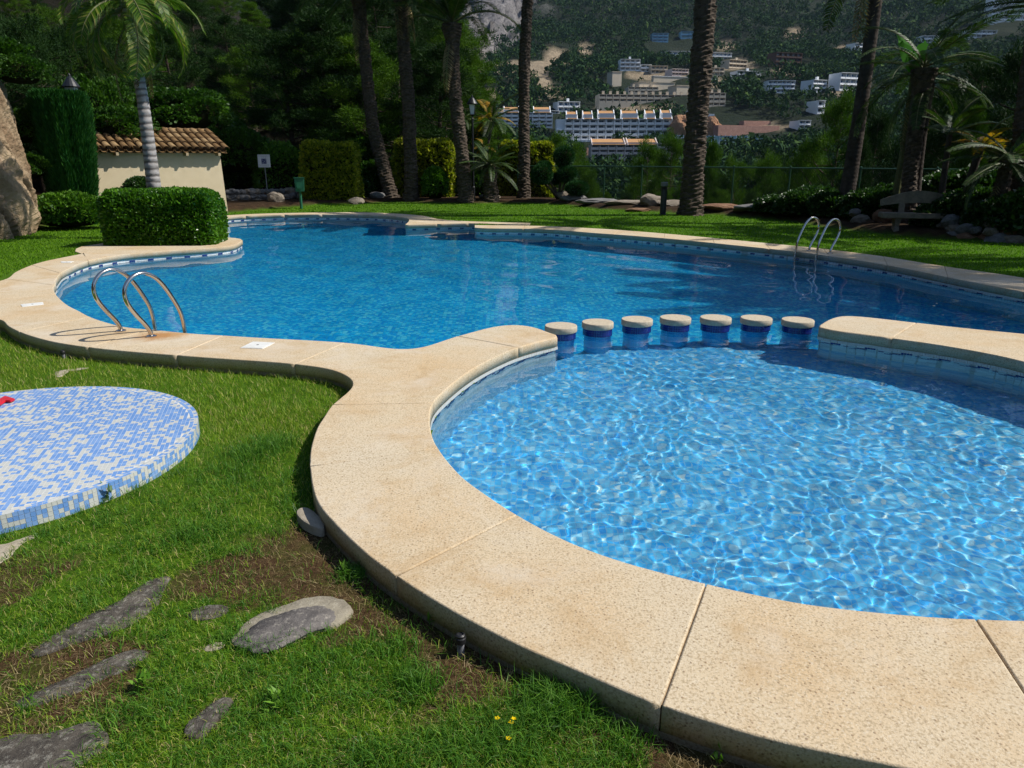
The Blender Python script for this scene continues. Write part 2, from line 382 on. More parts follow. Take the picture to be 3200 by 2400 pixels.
# ------------------------------------------------------------------ terrain
foot = [(-9.5, -12), (-10.2, 4), (-12.0, 12), (-13.2, 18), (-15.5, 24), (-18, 31), (-13.5, 36.2), (-8, 36.5), (-3, 38.5), (-.5, 46), (0.5, 70), (-1, 110), (-4, 200)]
fence_l = [(-1.5, 35.6), (4.1, 31.6), (12.2, 21.0), (17.5, 13.5), (21, -12)]
bed_l = wpts([(640, 672), (716, 664), (840, 652), (960, 643), (1000, 637), (1100, 636), (1222, 631), (1455, 636), (1640, 634), (1760, 639), (1880, 654), (2000, 658), (2140, 668), (2250, 671), (2440, 688), (2560, 706), (2700, 724), (2850, 740), (3000, 748), (3160, 757)]) + [(13.5, 15.5), (15.5, 10), (17, -10)]
lawn_poly = [(-8.6, -12), (-9.4, 4), (-11.2, 12), (-12.4, 18), (-12.6, 23.5), (-9.9, 25.0)] + bed_l
MP = [(0, -9), (60, -24), (120, -26), (180, -20), (240, -9), (290, 0), (340, 8), (450, 32), (600, 68), (800, 126), (1100, 250), (1500, 470), (1700, 500), (2600, 505), (4200, 505)]
def T(x, y):
    x = np.atleast_1d(np.asarray(x, float)); y = np.atleast_1d(np.asarray(y, float)); P = np.c_[x, y]
    r = np.hypot(x, y); az = np.degrees(np.arctan2(x, np.maximum(y, 1e-3) if False else y))
    m = np.interp(r, [a for a, _ in MP], [b for _, b in MP])
    rn = (fbm(x / 160, y / 160, 5, 3) - .5); m = m + rn * np.interp(r, [60, 300, 700, 1500], [3, 8, 36, 130])
    m = m + (fbm(x / 30, y / 30, 4, 9) - .5) * np.interp(r, [60, 300, 1500], [2, 4, 22])
    # the beds and the lawn sit on a terrace; past the fence the ground falls away
    tp = [(-30, -14), (-30, 60), (-6, 60)] + fence_l + [(21, -40), (-30, -40)]
    out = ~inpoly(P, tp); df = polydist(P, fence_l)
    near = .02 + .11 * sst(8, 10.6, y) + .012 * (fbm(x * 1.3, y * 1.3, 3, 4) - .5) * 2
    near = near + .16 * (~inpoly(P, lawn_poly)) * sst(0.0, .6, polydist(P, lawn_poly, True)) * (y > 12)
    z = np.where(out, np.maximum(near - .1 - .5 * np.maximum(df - .6, 0), -200), near)
    z = np.where(out & (df > 10), np.where(z < m, m, z), z)
    z = np.where(r > 150, m, z)
    # hillside to the left and behind
    fp = foot + [(-400, 400), (-400, -300), (-9, -300)]
    ins = inpoly(P, fp); dh = polydist(P, foot)
    hill = np.minimum(.13 + dh * .52 + (fbm(x / 5, y / 5, 4, 2) - .5) * np.minimum(dh, 4) * .7, 55 + r * .2)
    return np.where(ins, np.maximum(hill, z), z)
def hit(px, py, y0=30, y1=2600):
    """where the sight line of a pixel of the photograph meets the ground"""
    ys = np.geomspace(y0, y1, 900); p = np.array([W(px, py, q) for q in ys])
    d = p[:, 2] - T(p[:, 0], p[:, 1]); k = np.argmax(d < 0) if (d < 0).any() else len(ys) - 1
    return Vector(p[k])

# grass/soil mixture of the lawn
def bareness(x, y):
    x = np.asarray(x, float); y = np.asarray(y, float)
    b = sst(.46, .60, fbm(x * 1.7 + 9, y * 1.7, 4, 21)) * .9
    edge = polydist(np.c_[x, y], c_outer)
    b = np.maximum(b, sst(.30, .05, edge + .12 * fbm(x * 5, y * 5, 2, 8)) * (y < 4.6) * .9)
    near = sst(4.0, 2.9, y + .5 * fbm(x * 1.5, y * 1.5, 2, 17)); b = b * near
    cx, cy = G(1000, 1760, .03); b = np.maximum(b, .95 * sst(.62, .2, np.hypot((x - cx), (y - cy) * 1.0) + .25 * (fbm(x * 4, y * 4, 3, 33) - .5)))
    return b
def mk_lawn():
    t = NT('lawn_soil'); v = t.pos()
    at = t.n('Attribute', attribute_name='bare'); bed = t.n('Attribute', attribute_name='bed')
    gr = t.ramp(t.noise(v, 1.2, 5, .6), [(.3, (.05, .12, .005)), (.7, (.08, .17, .008))])
    gr = t.mix(t.ramp(t.noise(v, 30, 3, .7), [(.35, .6), (.6, 0.)]), gr, (.02, .05, .004))
    so = t.ramp(t.noise(v, 34, 8, .8), [(.3, (.022, .012, .006)), (.5, (.065, .036, .017)), (.66, (.14, .09, .045)), (.8, (.26, .19, .11))])
    so = t.mix(t.ramp(t.noise(v, 3.5, 4, .6), [(.45, 0.), (.65, .55)]), so, (.05, .075, .010))
    n2 = t.math('ADD', at.outputs['Fac'], t.math('MULTIPLY', t.math('SUBTRACT', t.noise(v, 18, 4, .7), .5), .7))
    col = t.mix(t.ramp(n2, [(.25, 0.), (.5, 1.)]), gr, so)
    be = t.ramp(t.noise(v, 2.5, 6, .7), [(.3, (.018, .011, .006)), (.6, (.05, .03, .016)), (.8, (.10, .075, .045))])
    col = t.mix(bed.outputs['Fac'], col, be)
    h = t.math('ADD', t.noise(v, 22, 6, .75), t.math('MULTIPLY', t.noise(v, 90, 3, .7), .4))
    t.principled(col, .95, .1, 0, t.bump(h, .9, .025)); return t.mat
m_lawn = mk_lawn()
RX = (-20., 22.); RY = (-8., 40.)
def yg(a, b, fine): return np.r_[np.arange(a, 8, .08), np.arange(8, b, fine)]
gx = np.r_[np.arange(RX[0], -8, .25), np.arange(-8, 5, .08), np.arange(5, RX[1] + .01, .25)]
gy = np.r_[np.arange(RY[0], 1, .4), np.arange(1, 7.5, .08), np.arange(7.5, RY[1] + .01, .2)]
X, Y = np.meshgrid(gx, gy); x = X.ravel(); y = Y.ravel()
Z = T(x, y)
inw = inpoly(np.c_[x, y], water_poly); dw = polydist(np.c_[x, y], water_poly, True)
idx = np.arange(X.size).reshape(X.shape); Qd = np.stack([idx[:-1, :-1], idx[:-1, 1:], idx[1:, 1:], idx[1:, :-1]], -1).reshape(-1, 4)
solid = ~(inw & (dw > .02)) ; Z = np.where(inw | (dw < .10), np.minimum(Z, .05), Z)
keep = solid[Qd].all(1)
bed = ~inpoly(np.c_[x, y], lawn_poly); bedv = np.where(bed, sst(0, .25, polydist(np.c_[x, y], lawn_poly, True)), 0)
lawn = npmesh('lawn', np.c_[x, y, Z], None, m_lawn, smooth=True, attrs={'bare': bareness(x, y), 'bed': bedv}, Q=Qd[keep])
tag(lawn, 'grass lawn and planting beds round the pool', kind='structure')

def rockmask(x, y):
    """bare rock on the mountain: cliff and pale scree"""
    r = np.hypot(x, y); a = np.degrees(np.arctan2(x, y))
    def blob(px, py, w_, h_):
        pa = math.degrees(math.atan((px - 1600) / FPX / 1.03)); el = (1200 - py)
        return pa, el
    return a, r
def mk_terrain():
    t = NT('mountain_ground'); v = t.pos(); at = t.n('Attribute', attribute_name='rock'); pk = t.n('Attribute', attribute_name='scree'); bk = t.n('Attribute', attribute_name='brush')
    n = t.noise(v, .05, 8, .7)
    c = t.ramp(n, [(.3, (.012, .022, .013)), (.6, (.022, .030, .018)), (.85, (.06, .054, .038))])
    c = t.mix(t.ramp(t.noise(v, .4, 5, .7), [(.5, 0.), (.62, .8)]), c, (.018, .03, .012))
    rk = t.ramp(t.noise(v, .22, 10, .78, .6), [(.32, (.03, .035, .035)), (.46, (.16, .15, .15)), (.62, (.30, .28, .27))])
    c = t.mix(at.outputs['Fac'], c, rk)
    sc_ = t.ramp(t.noise(v, .25, 8, .7, .8), [(.3, (.16, .12, .08)), (.6, (.36, .29, .2))])
    c = t.mix(pk.outputs['Fac'], c, sc_)
    bb = t.ramp(t.noise(v, 1.5, 8, .75), [(.3, (.008, .010, .006)), (.6, (.03, .026, .016)), (.8, (.10, .07, .045))])
    c = t.mix(bk.outputs['Fac'], c, bb)
    h = t.math('MULTIPLY', t.noise(v, .3, 10, .75), 1.0)
    t.principled(c, .95, .1, 0, t.bump(h, 1.0, 2.5)); return t.mat
m_terrain = mk_terrain()
azs = np.r_[np.linspace(-180, -62, 36), np.linspace(-60, 60, 430), np.linspace(62, 180, 36)]
rs = np.r_[np.geomspace(9, 4200, 330)]
A_, R_ = np.meshgrid(np.radians(azs), rs); x = (R_ * np.sin(A_)).ravel(); y = (R_ * np.cos(A_)).ravel(); z = T(x, y)
z = np.where((np.abs(np.degrees(A_.ravel())) > 62) & (z > 60), 60 + (z - 60) * .35, z)
idx = np.arange(A_.size).reshape(A_.shape); Qd = np.stack([idx[:-1, :-1], idx[:-1, 1:], idx[1:, 1:], idx[1:, :-1]], -1).reshape(-1, 4)
insd = (x > RX[0] + .3) & (x < RX[1] - .3) & (y > RY[0] + .3) & (y < RY[1] - .3)
keep = ~insd[Qd].all(1)
def screen(x, y, z):
    zz = z - CZ; fw = y * math.cos(PITCH) - zz * math.sin(PITCH); up = y * math.sin(PITCH) + zz * math.cos(PITCH)
    fw = np.where(fw < 1, 1e9, fw); return 1600 + FPX * x / fw, 1200 - FPX * up / fw
ROCKS = [(1540, 20, 130, 110), (1500, 130, 60, 70)]
SCREE = [(1640, 225, 85, 28), (1730, 185, 50, 30), (1830, 160, 26, 34), (1700, 270, 24, 60), (1830, 185, 20, 40), (1740, 290, 30, 18), (2270, 140, 26, 16), (1480, 300, 90, 30), (1550, 345, 70, 22), (2480, 105, 40, 14), (2210, 300, 40, 12), (2640, 160, 20, 16), (1450, 230, 70, 30), (2400, 395, 60, 10), (2060, 236, 80, 14), (2300, 205, 55, 20), (2470, 222, 60, 12), (2240, 258, 34, 16), (2010, 232, 40, 12), (2640, 290, 50, 8), (1990, 335, 110, 8)]
def masks(x, y, z):
    sx, sy = screen(x, y, z); far = np.hypot(x, y) > 150
    nz = fbm(x / 22, y / 22 + z / 15, 4, 41) - .5; a = np.zeros(len(x)); b = np.zeros(len(x))
    for cx, cy, w_, h_ in ROCKS: a = np.maximum(a, sst(1.25, .8, np.hypot((sx - cx) / w_, (sy - cy) / h_) + nz * 1.6))
    for cx, cy, w_, h_ in SCREE: b = np.maximum(b, sst(1.25, .8, np.hypot((sx - cx) / w_, (sy - cy) / h_) + nz * 1.6))
    return a * far, b * far
ra, rb = masks(x, y, z)
z = z + ra * (fbm(x / 12, y / 12, 5, 51) - .5) * 55
hl = inpoly(np.c_[x, y], foot + [(-400, 400), (-400, -300), (-9, -300)])
terr = npmesh('hillside_terrain', np.c_[x, y, z], None, m_terrain, smooth=True, attrs={'rock': ra, 'scree': rb, 'brush': (hl | (np.hypot(x, y) < 140)) * 1.0}, Q=Qd[keep])
tag(terr, 'steep mountain slope behind the pool', kind='structure')

# ------------------------------------------------------------------ the pool
pool = thing('swimming_pool', None, None); tag(pool, 'tiled swimming pool basin', kind='structure')
wp = np.array(water_poly)
def offset_poly(P, d):
    P = np.asarray(P); a = np.roll(P, 1, 0); b = np.roll(P, -1, 0); t = b - a; t /= (np.hypot(*t.T)[:, None] + 1e-9)
    area = np.sum(P[:, 0] * np.roll(P[:, 1], -1) - np.roll(P[:, 0], -1) * P[:, 1]); sgn = 1 if area > 0 else -1
    return P + sgn * d * np.c_[t[:, 1], -t[:, 0]]
wo = offset_poly(wp, .018)
def wallstrip(name, P, z0, z1, mat, closed=True):
    n = len(P); V = np.vstack([np.c_[P, np.full(n, z0)], np.c_[P, np.full(n, z1)]]); i = np.arange(n if closed else n - 1); j = (i + 1) % n
    o = npmesh(name, V, None, mat, pool, smooth=True, Q=np.stack([i, j, n + j, n + i], 1)); o.cycles.is_caustics_receiver = True; return o
wallstrip('upper_wall', wo, -.30, .10, m_wall_white)
wallstrip('lower_wall', wo, -1.7, -.30, m_wall_blue)
ZS, ZD = -.72, -1.35
divide = [(-2.2, 6.0), (-1.0, 6.55), (.1, 7.0), (.45, 7.6), (.9, 8.15), (2.3, 8.42), (3.2, 8.25), (3.5, 7.95), (4.3, 7.3), (5.2, 6.6), (5.6, 5.5)]
o = MB().add([(p[0], p[1], ZS) for p in divide] + [(6, 4.5, ZS), (6, 1.2, ZS), (-2.6, 1.2, ZS)], [tuple(range(len(divide) + 3))]).build('shallow_floor', m_floor_shallow, pool); o.cycles.is_caustics_receiver = True
n = len(divide)
o = MB().add([(p[0], p[1], ZD) for p in divide] + [(p[0], p[1], ZS) for p in divide], [(i, i + 1, n + i + 1, n + i) for i in range(n - 1)]).build('floor_step', m_wall_blue, pool); o.cycles.is_caustics_receiver = True
o = MB().add([(-16, 5, ZD), (11, 5, ZD), (11, 30, ZD), (-16, 30, ZD)], [(0, 1, 2, 3)]).build('deep_floor', m_floor_deep, pool); o.cycles.is_caustics_receiver = True

# water surface: real waves, finer where the swell is seen from close by
def mk_water():
    t = NT('pool_water')
    rf = t.n('BsdfRefraction'); rf.inputs['Roughness'].default_value = 0; rf.inputs['IOR'].default_value = 1.33; rf.inputs['Color'].default_value = (.82, .95, 1.0, 1)
    gl = t.n('BsdfGlossy'); gl.inputs['Roughness'].default_value = .02
    fr = t.n('Fresnel'); fr.inputs[0].default_value = 1.33; mx = t.n('MixShader'); tp = t.n('BsdfTransparent'); tp.inputs[0].default_value = (.82, .95, 1.0, 1); m0 = t.n('MixShader'); m0.inputs[0].default_value = .14; t.l(rf.outputs[0], m0.inputs[1]); t.l(tp.outputs[0], m0.inputs[2])
    t.l(fr.outputs[0], mx.inputs[0]); t.l(m0.outputs[0], mx.inputs[1]); t.l(gl.outputs[0], mx.inputs[2]); t.l(mx.outputs[0], t.out.inputs[0])
    return t.mat
u = np.arange(-.98, 1.75, .0027); ry = [1.9]
while ry[-1] < 27: ry.append(ry[-1] * (1.0036 if ry[-1] < 8.2 else 1.0085))
U, Y = np.meshgrid(u, np.array(ry)); X = U * Y; x = X.ravel(); y = Y.ravel()
pin = inpoly(np.c_[x, y], wo)
idx = np.arange(X.size).reshape(X.shape); Qd = np.stack([idx[:-1, :-1], idx[:-1, 1:], idx[1:, 1:], idx[1:, :-1]], -1).reshape(-1, 4)
keep = pin[Qd].any(1); Qk = Qd[keep]; used = np.unique(Qk); re = np.zeros(X.size, int); re[used] = np.arange(len(used))
x, y = x[used], y[used]; z = np.zeros(len(x)); rng = np.random.default_rng(3)
warpx = (fbm(x * .9, y * .9, 3, 61) - .5) * .5; warpy = (fbm(x * .9 + 7, y * .9, 3, 62) - .5) * .5
gust = .62 + .75 * fbm(x * .35, y * .35, 3, 63)
for i in range(70):
    lam = .047 * 2 ** (rng.random() ** 1.35 * 2.7); k = 2 * PI / lam; th = rng.normal(.9, 1.15)
    res = np.clip(lam / (np.maximum(y, 2) * np.where(y < 8.2, .0036, .0085)) / 3.5 - .5, 0, 1)
    z += .00082 * lam * res * np.sin(k * ((x + warpx) * math.cos(th) + (y + warpy) * math.sin(th)) + rng.random() * 2 * PI)
for i in range(14):
    lam = .6 * 2 ** (rng.random() * 1.2); k = 2 * PI / lam; th = rng.normal(.9, .8)
    z += .0011 * lam * np.sin(k * (x * math.cos(th) + y * math.sin(th)) + rng.random() * 2 * PI)
z *= gust
water = npmesh('pool_water', np.c_[x, y, z], None, mk_water(), smooth=True, Q=re[Qk])
water.cycles.is_caustics_caster = True
tag(water, 'clear rippled blue water in the pool', kind='structure')

# coping slabs, each a piece with its own edges and open joints
def arcl(c): return np.r_[0, np.cumsum(np.hypot(*np.diff(c, axis=0).T))]
def cut(c, s0, s1):
    s = arcl(c); s0 = max(s0, 0); s1 = min(s1, s[-1]); q = [s0] + [a for a in s if s0 + .02 < a < s1 - .02] + [s1]
    return np.c_[np.interp(q, s, c[:, 0]), np.interp(q, s, c[:, 1])]
def proj(c, p):
    d = np.hypot(*(c - np.array(p)).T); return arcl(c)[np.argmin(d)]
def slab(poly, z0=.048, z1=.15, bev=.007, jitter=True):
    pts = []
    for p in poly:
        if not pts or math.hypot(p[0] - pts[-1][0], p[1] - pts[-1][1]) > .02: pts.append((float(p[0]), float(p[1])))
    if math.hypot(pts[0][0] - pts[-1][0], pts[0][1] - pts[-1][1]) < .02: pts.pop()
    q = []
    for a, b in zip(pts, pts[1:] + pts[:1]):
        m = max(1, int(math.hypot(b[0] - a[0], b[1] - a[1]) / .09)); q += [(a[0] + (b[0] - a[0]) * i / m, a[1] + (b[1] - a[1]) * i / m) for i in range(m)]
    P = np.array(q); n = len(P)
    if np.sum(P[:, 0] * np.roll(P[:, 1], -1) - np.roll(P[:, 0], -1) * P[:, 1]) < 0: P = P[::-1]
    prof = [(0, z0), (0, z1 - bev), (.29 * bev, z1 - .30 * bev), (bev, z1)]; V = []
    for d, z in prof: V += [(a[0], a[1], z) for a in offset_poly(P, -d)]
    V += V[-n:]; Fs = [(i * n + k, i * n + (k + 1) % n, (i + 1) * n + (k + 1) % n, (i + 1) * n + k) for i in range(3) for k in range(n)] + [tuple(range(4 * n, 5 * n)), tuple(range(n))[::-1]]
    o = MB().add(V, Fs).build('coping_slab', m_coping, pool, smooth=True); return o
E2 = .003
def strip(cin, cout, joints, e=None, bev=.007):
    """slabs between two curves; joints = [(s_in, s_out), ...]"""
    e = E2 if e is None else e
    for (a, b), (c, d) in zip(joints[:-1], joints[1:]):
        i_ = cut(cin, a + e, c - e); o_ = cut(cout, b + e, d - e); slab(np.vstack([i_, o_[::-1]]), bev=bev)
def J(cin, cout, lst): return [(proj(cin, G(*a)), proj(cout, G(*b))) for a, b in lst]
c_left_in = np.vstack([c_isl[len(c_isl) * 0:], c_main])      # island front, round the left bay, near edge
s_tot = arcl(c_left_in)[-1]
isl_out_px = [(263, 790), (255, 793), (234, 797), (199, 804), (149, 814), (99, 828), (50, 849), (0, 878)]
c_lo = np.vstack([resample(wpts(isl_out_px) + [(-7.8, 10.35), (-7.82, 9.85), (-7.62, 9.45)], .1, 2)[:-1], c_outer])
jl = J(c_left_in, c_lo, [((275, 815), (258, 791)), ((190, 853), (99, 828)), ((168, 890), (12, 871))]) 
jl += [(proj(c_left_in, G(174, 919)), proj(c_lo, (-7.1, 8.9)))]
jl += J(c_left_in, c_lo, [((283, 991), (65, 1037)), ((472, 1031), (268, 1084)), ((706, 1048), (547, 1109)), ((1069, 1070), (925, 1137))])
strip(c_left_in, c_lo, jl)
# the fork where the basin wall leaves the deck
m0 = proj(c_main, G(1069, 1070)); m1 = proj(c_main, G(1435, 1050)); k1 = proj(c_near, G(1625, 1085)); k2 = proj(c_near, G(1352, 1262)); o0 = proj(c_outer, G(925, 1137)); o2 = proj(c_outer, G(1035, 1268))
slab(np.vstack([cut(c_main, m0 + E2, m1 - E2), cut(c_near, k1 + E2, k2 - E2), cut(c_outer, o0 + E2, o2 - E2)[::-1]]))
slab(np.vstack([cut(c_main, m1 + E2, 99), cut(c_near, 0, k1 - E2)]), bev=.016)
jn = [(k2, o2)] + J(c_near, c_outer, [((1372, 1405), (970, 1457)), ((1606, 1603), (1244, 1803)), ((2184, 1819), (2055, 2202))])
jn += [(proj(c_near, G(3045, 1934)), proj(c_outer, (1.62, 1.62))), (arcl(c_near)[-1], arcl(c_outer)[-1])]
strip(c_near, c_outer, jn)
# island ring (the hedge grows out of its middle)
isl_outer_all = [tuple(p) for p in c_isl[:int(len(c_isl) * .80)]]
ring_b = wpts([(250, 791), (234, 785), (237, 777), (254, 770), (290, 765), (340, 757), (430, 742), (600, 733), (713, 742), (735, 743.5), (751, 746)])
isl_poly = [tuple(p) for p in cut(c_isl, 0, proj(c_isl, G(275, 815)) - E2)] + [G(258, 793)] + ring_b
slab(isl_poly)
# far edge
def offc(c, d):
    t = np.gradient(c, axis=0); t /= np.hypot(*t.T)[:, None]; return c + d * np.c_[-t[:, 1], t[:, 0]]
fo = wpts([(560, 681), (650, 676), (714, 672.5), (803, 668), (925, 665), (1048, 663.5), (1129, 663.5), (1210, 666), (1292, 671), (1332, 676), (1363, 683)])
c_fo = resample(fo, .15, 2); c_fi = np.vstack([resample(wpts([(560, 690), (640, 685)]) + [tuple(c_fin[0])], .15)[:-1], c_fin])
n = 9
strip(c_fi, c_fo, [(arcl(c_fi)[-1] * i / n, arcl(c_fo)[-1] * i / n) for i in range(n + 1)], .0008, .006)
c_fo2 = resample(wpts([(1363, 683.5), (1434, 690), (1560, 694), (1659, 697)]), .2); c_fi2 = resample(wpts([(1266, 702.5), (1342, 700.5), (1400, 698.5), (1483, 697.5), (1560, 700), (1653, 703)]), .2)
strip(c_fi2, c_fo2, [(arcl(c_fi2)[-1] * i / 4, arcl(c_fo2)[-1] * i / 4) for i in range(5)], .0008, .006)
n = 10
strip(c_fin3, c_fout3, [(arcl(c_fin3)[-1] * i / n, arcl(c_fout3)[-1] * i / n) for i in range(n + 1)], .0010, .008)
rfr = resample([tuple(c_fin3[-1])] + right_far[:4], .12); ro = resample([tuple(c_fout3[-1]), (8.5, 10.0), (9.5, 8.3), (9.9, 6.6), (9.1, 5.2)], .12)
strip(rfr, ro, [(arcl(rfr)[-1] * i / 3, arcl(ro)[-1] * i / 3) for i in range(4)])
# right-hand basin wall
jp = J(c_pf, c_pb, [((2792, 1057), (2867, 1009))])[0]
slab(np.vstack([cut(c_pf, 0, jp[0] - E2), cut(c_pb, 0, jp[1] - E2)[::-1]]), bev=.016)
pf2 = np.vstack([cut(c_pf, jp[0] + E2, 99), resample([tuple(c_pf[-1])] + right_near[:2], .1)[1:]]); pb2 = np.vstack([cut(c_pb, jp[1] + E2, 99), resample([tuple(c_pb[-1]), (6.2, 6.75), (7.2, 6.1)], .1)[1:]])
slab(np.vstack([pf2, pb2[::-1]]))
rn = resample([right_near[1], right_near[2], right_near[3], (3.8, 2.95)], .1); ro = resample([(7.2, 6.08), (6.4, 4.2), (5.4, 2.9), (4.2, 2.2)], .1)
strip(rn, ro, [(0, 0), (arcl(rn)[-1] * .5, arcl(ro)[-1] * .5), (arcl(rn)[-1], arcl(ro)[-1])])
# risers below the slabs on the lawn side, and mortar under the open joints
for c_ in (c_lo, c_outer, c_fo, c_fo2, c_fout3, ro, np.array(ring_b)): 
    n = len(c_); V = np.vstack([np.c_[c_, np.full(n, -.12)], np.c_[c_, np.full(n, .049)]]); i = np.arange(n - 1); npmesh('coping_riser', V, None, m_coping, pool, smooth=True, Q=np.stack([i, i + 1, n + i + 1, n + i], 1))
def mortar(cin, cout, a0=0, a1=None, b0=0, b1=None):
    u = np.linspace(0, 1, 160); si, so = arcl(cin), arcl(cout); a1 = si[-1] if a1 is None else a1; b1 = so[-1] if b1 is None else b1
    f = lambda c, s_, a, b: np.c_[np.interp(a + (b - a) * u, s_, c[:, 0]), np.interp(a + (b - a) * u, s_, c[:, 1])]
    I, O = f(cin, si, a0, a1), f(cout, so, b0, b1); D = O - I; L_ = np.hypot(*D.T)[:, None]; I2 = I + D * .012 / L_; O2 = O - D * .012 / L_; n = 160
    V = np.vstack([np.c_[I2, np.full(n, .1415)], np.c_[O2, np.full(n, .1415)]]); i = np.arange(n - 1); npmesh('joint_mortar', V, None, m_grout, pool, Q=np.stack([i, i + 1, n + i + 1, n + i], 1))
mortar(c_left_in, c_lo, jl[0][0], jl[-1][0], jl[0][1], jl[-1][1]); mortar(c_near, c_outer, jn[0][0] - .05, jn[-1][0], jn[0][1] - .05, jn[-1][1])

# waterline frieze: groups of cobalt tiles, and one row of upright white tiles under the coping
wr = offset_poly(wp, .0165); L = np.r_[0, np.cumsum(np.hypot(*np.diff(np.vstack([wr, wr[:1]]), axis=0).T))]; WR = np.vstack([wr, wr[:1]])
def at(s):
    s = s % L[-1]; k = min(np.searchsorted(L, s, 'right') - 1, len(wr) - 1); t = (s - L[k]) / (L[k + 1] - L[k] + 1e-9)
    p = WR[k] * (1 - t) + WR[k + 1] * t; d = WR[k + 1] - WR[k]; d = d / (np.hypot(*d) + 1e-9); return p, d
area = np.sum(wp[:, 0] * np.roll(wp[:, 1], -1) - np.roll(wp[:, 0], -1) * wp[:, 1]); inward = np.array([-1, 1]) * (1 if area > 0 else -1)
TS = .025
pat = [(0, 0), (1, 0), (2, 0), (3, 0), (-3, -1), (-2, -1), (-1, -1), (0, -1), (-4, -2), (-3, -2), (-2, -2), (-1, -2), (-6, -3), (-5, -3), (-4, -3), (5, -1), (6, -1)]
s = .1
while s < L[-1] - .2:
    p, d = at(s)
    mb = MB()
    for cx, cz in pat:
        q, dd = at(s + cx * TS * 1.04); nn = np.array([-dd[1], dd[0]]) * (1 if area > 0 else -1)
        q = q + nn * .002; z = .012 + cz * TS * 1.04
        mb.box((q[0], q[1], z), (TS * .93, .005, TS * .93), rz=math.atan2(dd[1], dd[0]))
    o = mb.build('waterline_tile_group', m_cobalt, pool); o.cycles.is_caustics_receiver = True
    s += .34
m_upright = m_plain('upright_tile', (.60, .60, .56), (.5, .5, .46), 40, .4, .4)
mb = MB(); s = 0
while s < L[-1]:
    p, d = at(s)
    if p[1] < 12:
        nn = np.array([-d[1], d[0]]) * (1 if area > 0 else -1); q = p + nn * .0135
        mb.box((q[0], q[1], .033), (.0215, .012, .028), rz=math.atan2(d[1], d[0]))
    s += .025
tag(mb.build('upright_tile_row', m_upright, pool), kind='stuff')

# ------------------------------------------------------------------ stepping pillars between the two basins
m_cap = m_plain('pillar_cap_aggregate', (.56, .48, .36), (.40, .34, .25), 30, .9, .2, .9, 110, .006)
m_col = mosaic('pillar_mosaic', [(.2, (.01, .36, .78)), (.6, (.03, .50, .88)), (.9, (.12, .64, .92))], .025, (.05, .45, .75), plane='w')
stool_px = [(1753, 1016), (1868, 1005), (1991, 996), (2111, 991), (2237, 991), (2364, 992), (2494, 998)]
stool_lab = ['round basin pillar nearest the left coping tip, partly hidden by it', 'second round basin pillar from the left coping tip', 'third round basin pillar from the left coping tip', 'middle round pillar of the seven between the basins', 'third round basin pillar from the right coping wall', 'second round basin pillar from the right coping wall', 'round basin pillar nearest the right coping wall']
def lathe_mesh(name, prof, mat, parent, seg=40, smooth=True, bev=0):
    o = MB().lathe(prof, seg).build(name, mat, parent, smooth=False, bevel=bev)
    return o
first = None
for i, (p, lb) in enumerate(zip(stool_px, stool_lab)):
    x, y = G(p[0], p[1], .135)
    if first is None:
        s0 = thing('basin_pillar', lb, 'pillar', (x, y, 0), 0, 'round pillars between the basins')
        cp = MB().lathe([(.172, .068), (.176, .074), (.176, .124), (.170, .134), (.0001, .135)], 48).build('cap', m_cap, s0)
        for q in cp.data.polygons: q.use_smooth = abs(q.normal.z) < .9
        c0 = MB().lathe([(.150, -1.34), (.150, -.03), (.1595, -.029), (.1595, .070)], 48).build('column', m_col, s0, smooth=True); c0.cycles.is_caustics_receiver = True
        mb = MB()
        for rw in range(4):
            for k in range(40):
                a = 2 * PI * k / 40; mb.box((.1615 * math.cos(a), .1615 * math.sin(a), .056 - rw * .0262), (.0235, .004, .0245), rz=a + PI / 2)
        tg = mb.build('tile_ring', m_cobalt, s0); tg['kind'] = 'stuff'; tg.cycles.is_caustics_receiver = True
        first = s0
    else:
        copy_thing(first, (x, y, 0), i * .7, 1, lb)

# ------------------------------------------------------------------ ladders: two bent steel rails each
m_rust = m_plain('rust_stain', (.42, .20, .06), (.30, .13, .03), 20, .95, .1, 0)
m_step = m_plain('grey_rubber_tread', (.12, .12, .12), None, 30, .7, .3)
def ladder(base1, base2, label):
    p1 = Vector((*base1, .15)); p2 = Vector((*base2, .15)); v = (p2 - p1).normalized(); u = Vector((-v.y, v.x, 0))
    root = thing('pool_ladder', label, 'ladder', p1, math.atan2(v.y, v.x))
    gap = (p2 - p1).length
    prof = [(0, -.03), (0, .04), (-.045, .13), (-.125, .24), (-.195, .36), (-.215, .45), (-.195, .53), (-.14, .595), (-.06, .632), (.02, .635), (.10, .60), (.17, .54), (.24, .44), (.31, .31), (.355, .21), (.375, .13), (.385, .02), (.39, -.2), (.39, -.95)]
    P = resample(prof, .018, 3)
    for k in (0, 1):
        rl = MB().tube([(k * gap, a, b) for a, b in P], .0215, 14).build('rail', m_steel, root, smooth=True); rl.cycles.is_caustics_receiver = True
        MB().lathe([(.052, 0), (.052, .008), (.040, .014), (.024, .02)], 24, (k * gap, 0, .001)).build('foot_flange', m_steel, root, smooth=False)
    for i in range(3):
        MB().box((gap / 2, .39, -.22 - .25 * i), (gap, .08, .025)).build('step', m_step, root, bevel=.004)
    return root, u
ld, _u = ladder(G(378, 1035), G(473, 1052), 'shiny curved steel pool ladder on the left deck with rust below it')
ladder(tuple(G(2594, 792)), tuple(G(2528, 784)), 'far steel pool ladder on the shaded right edge near the stone bench')

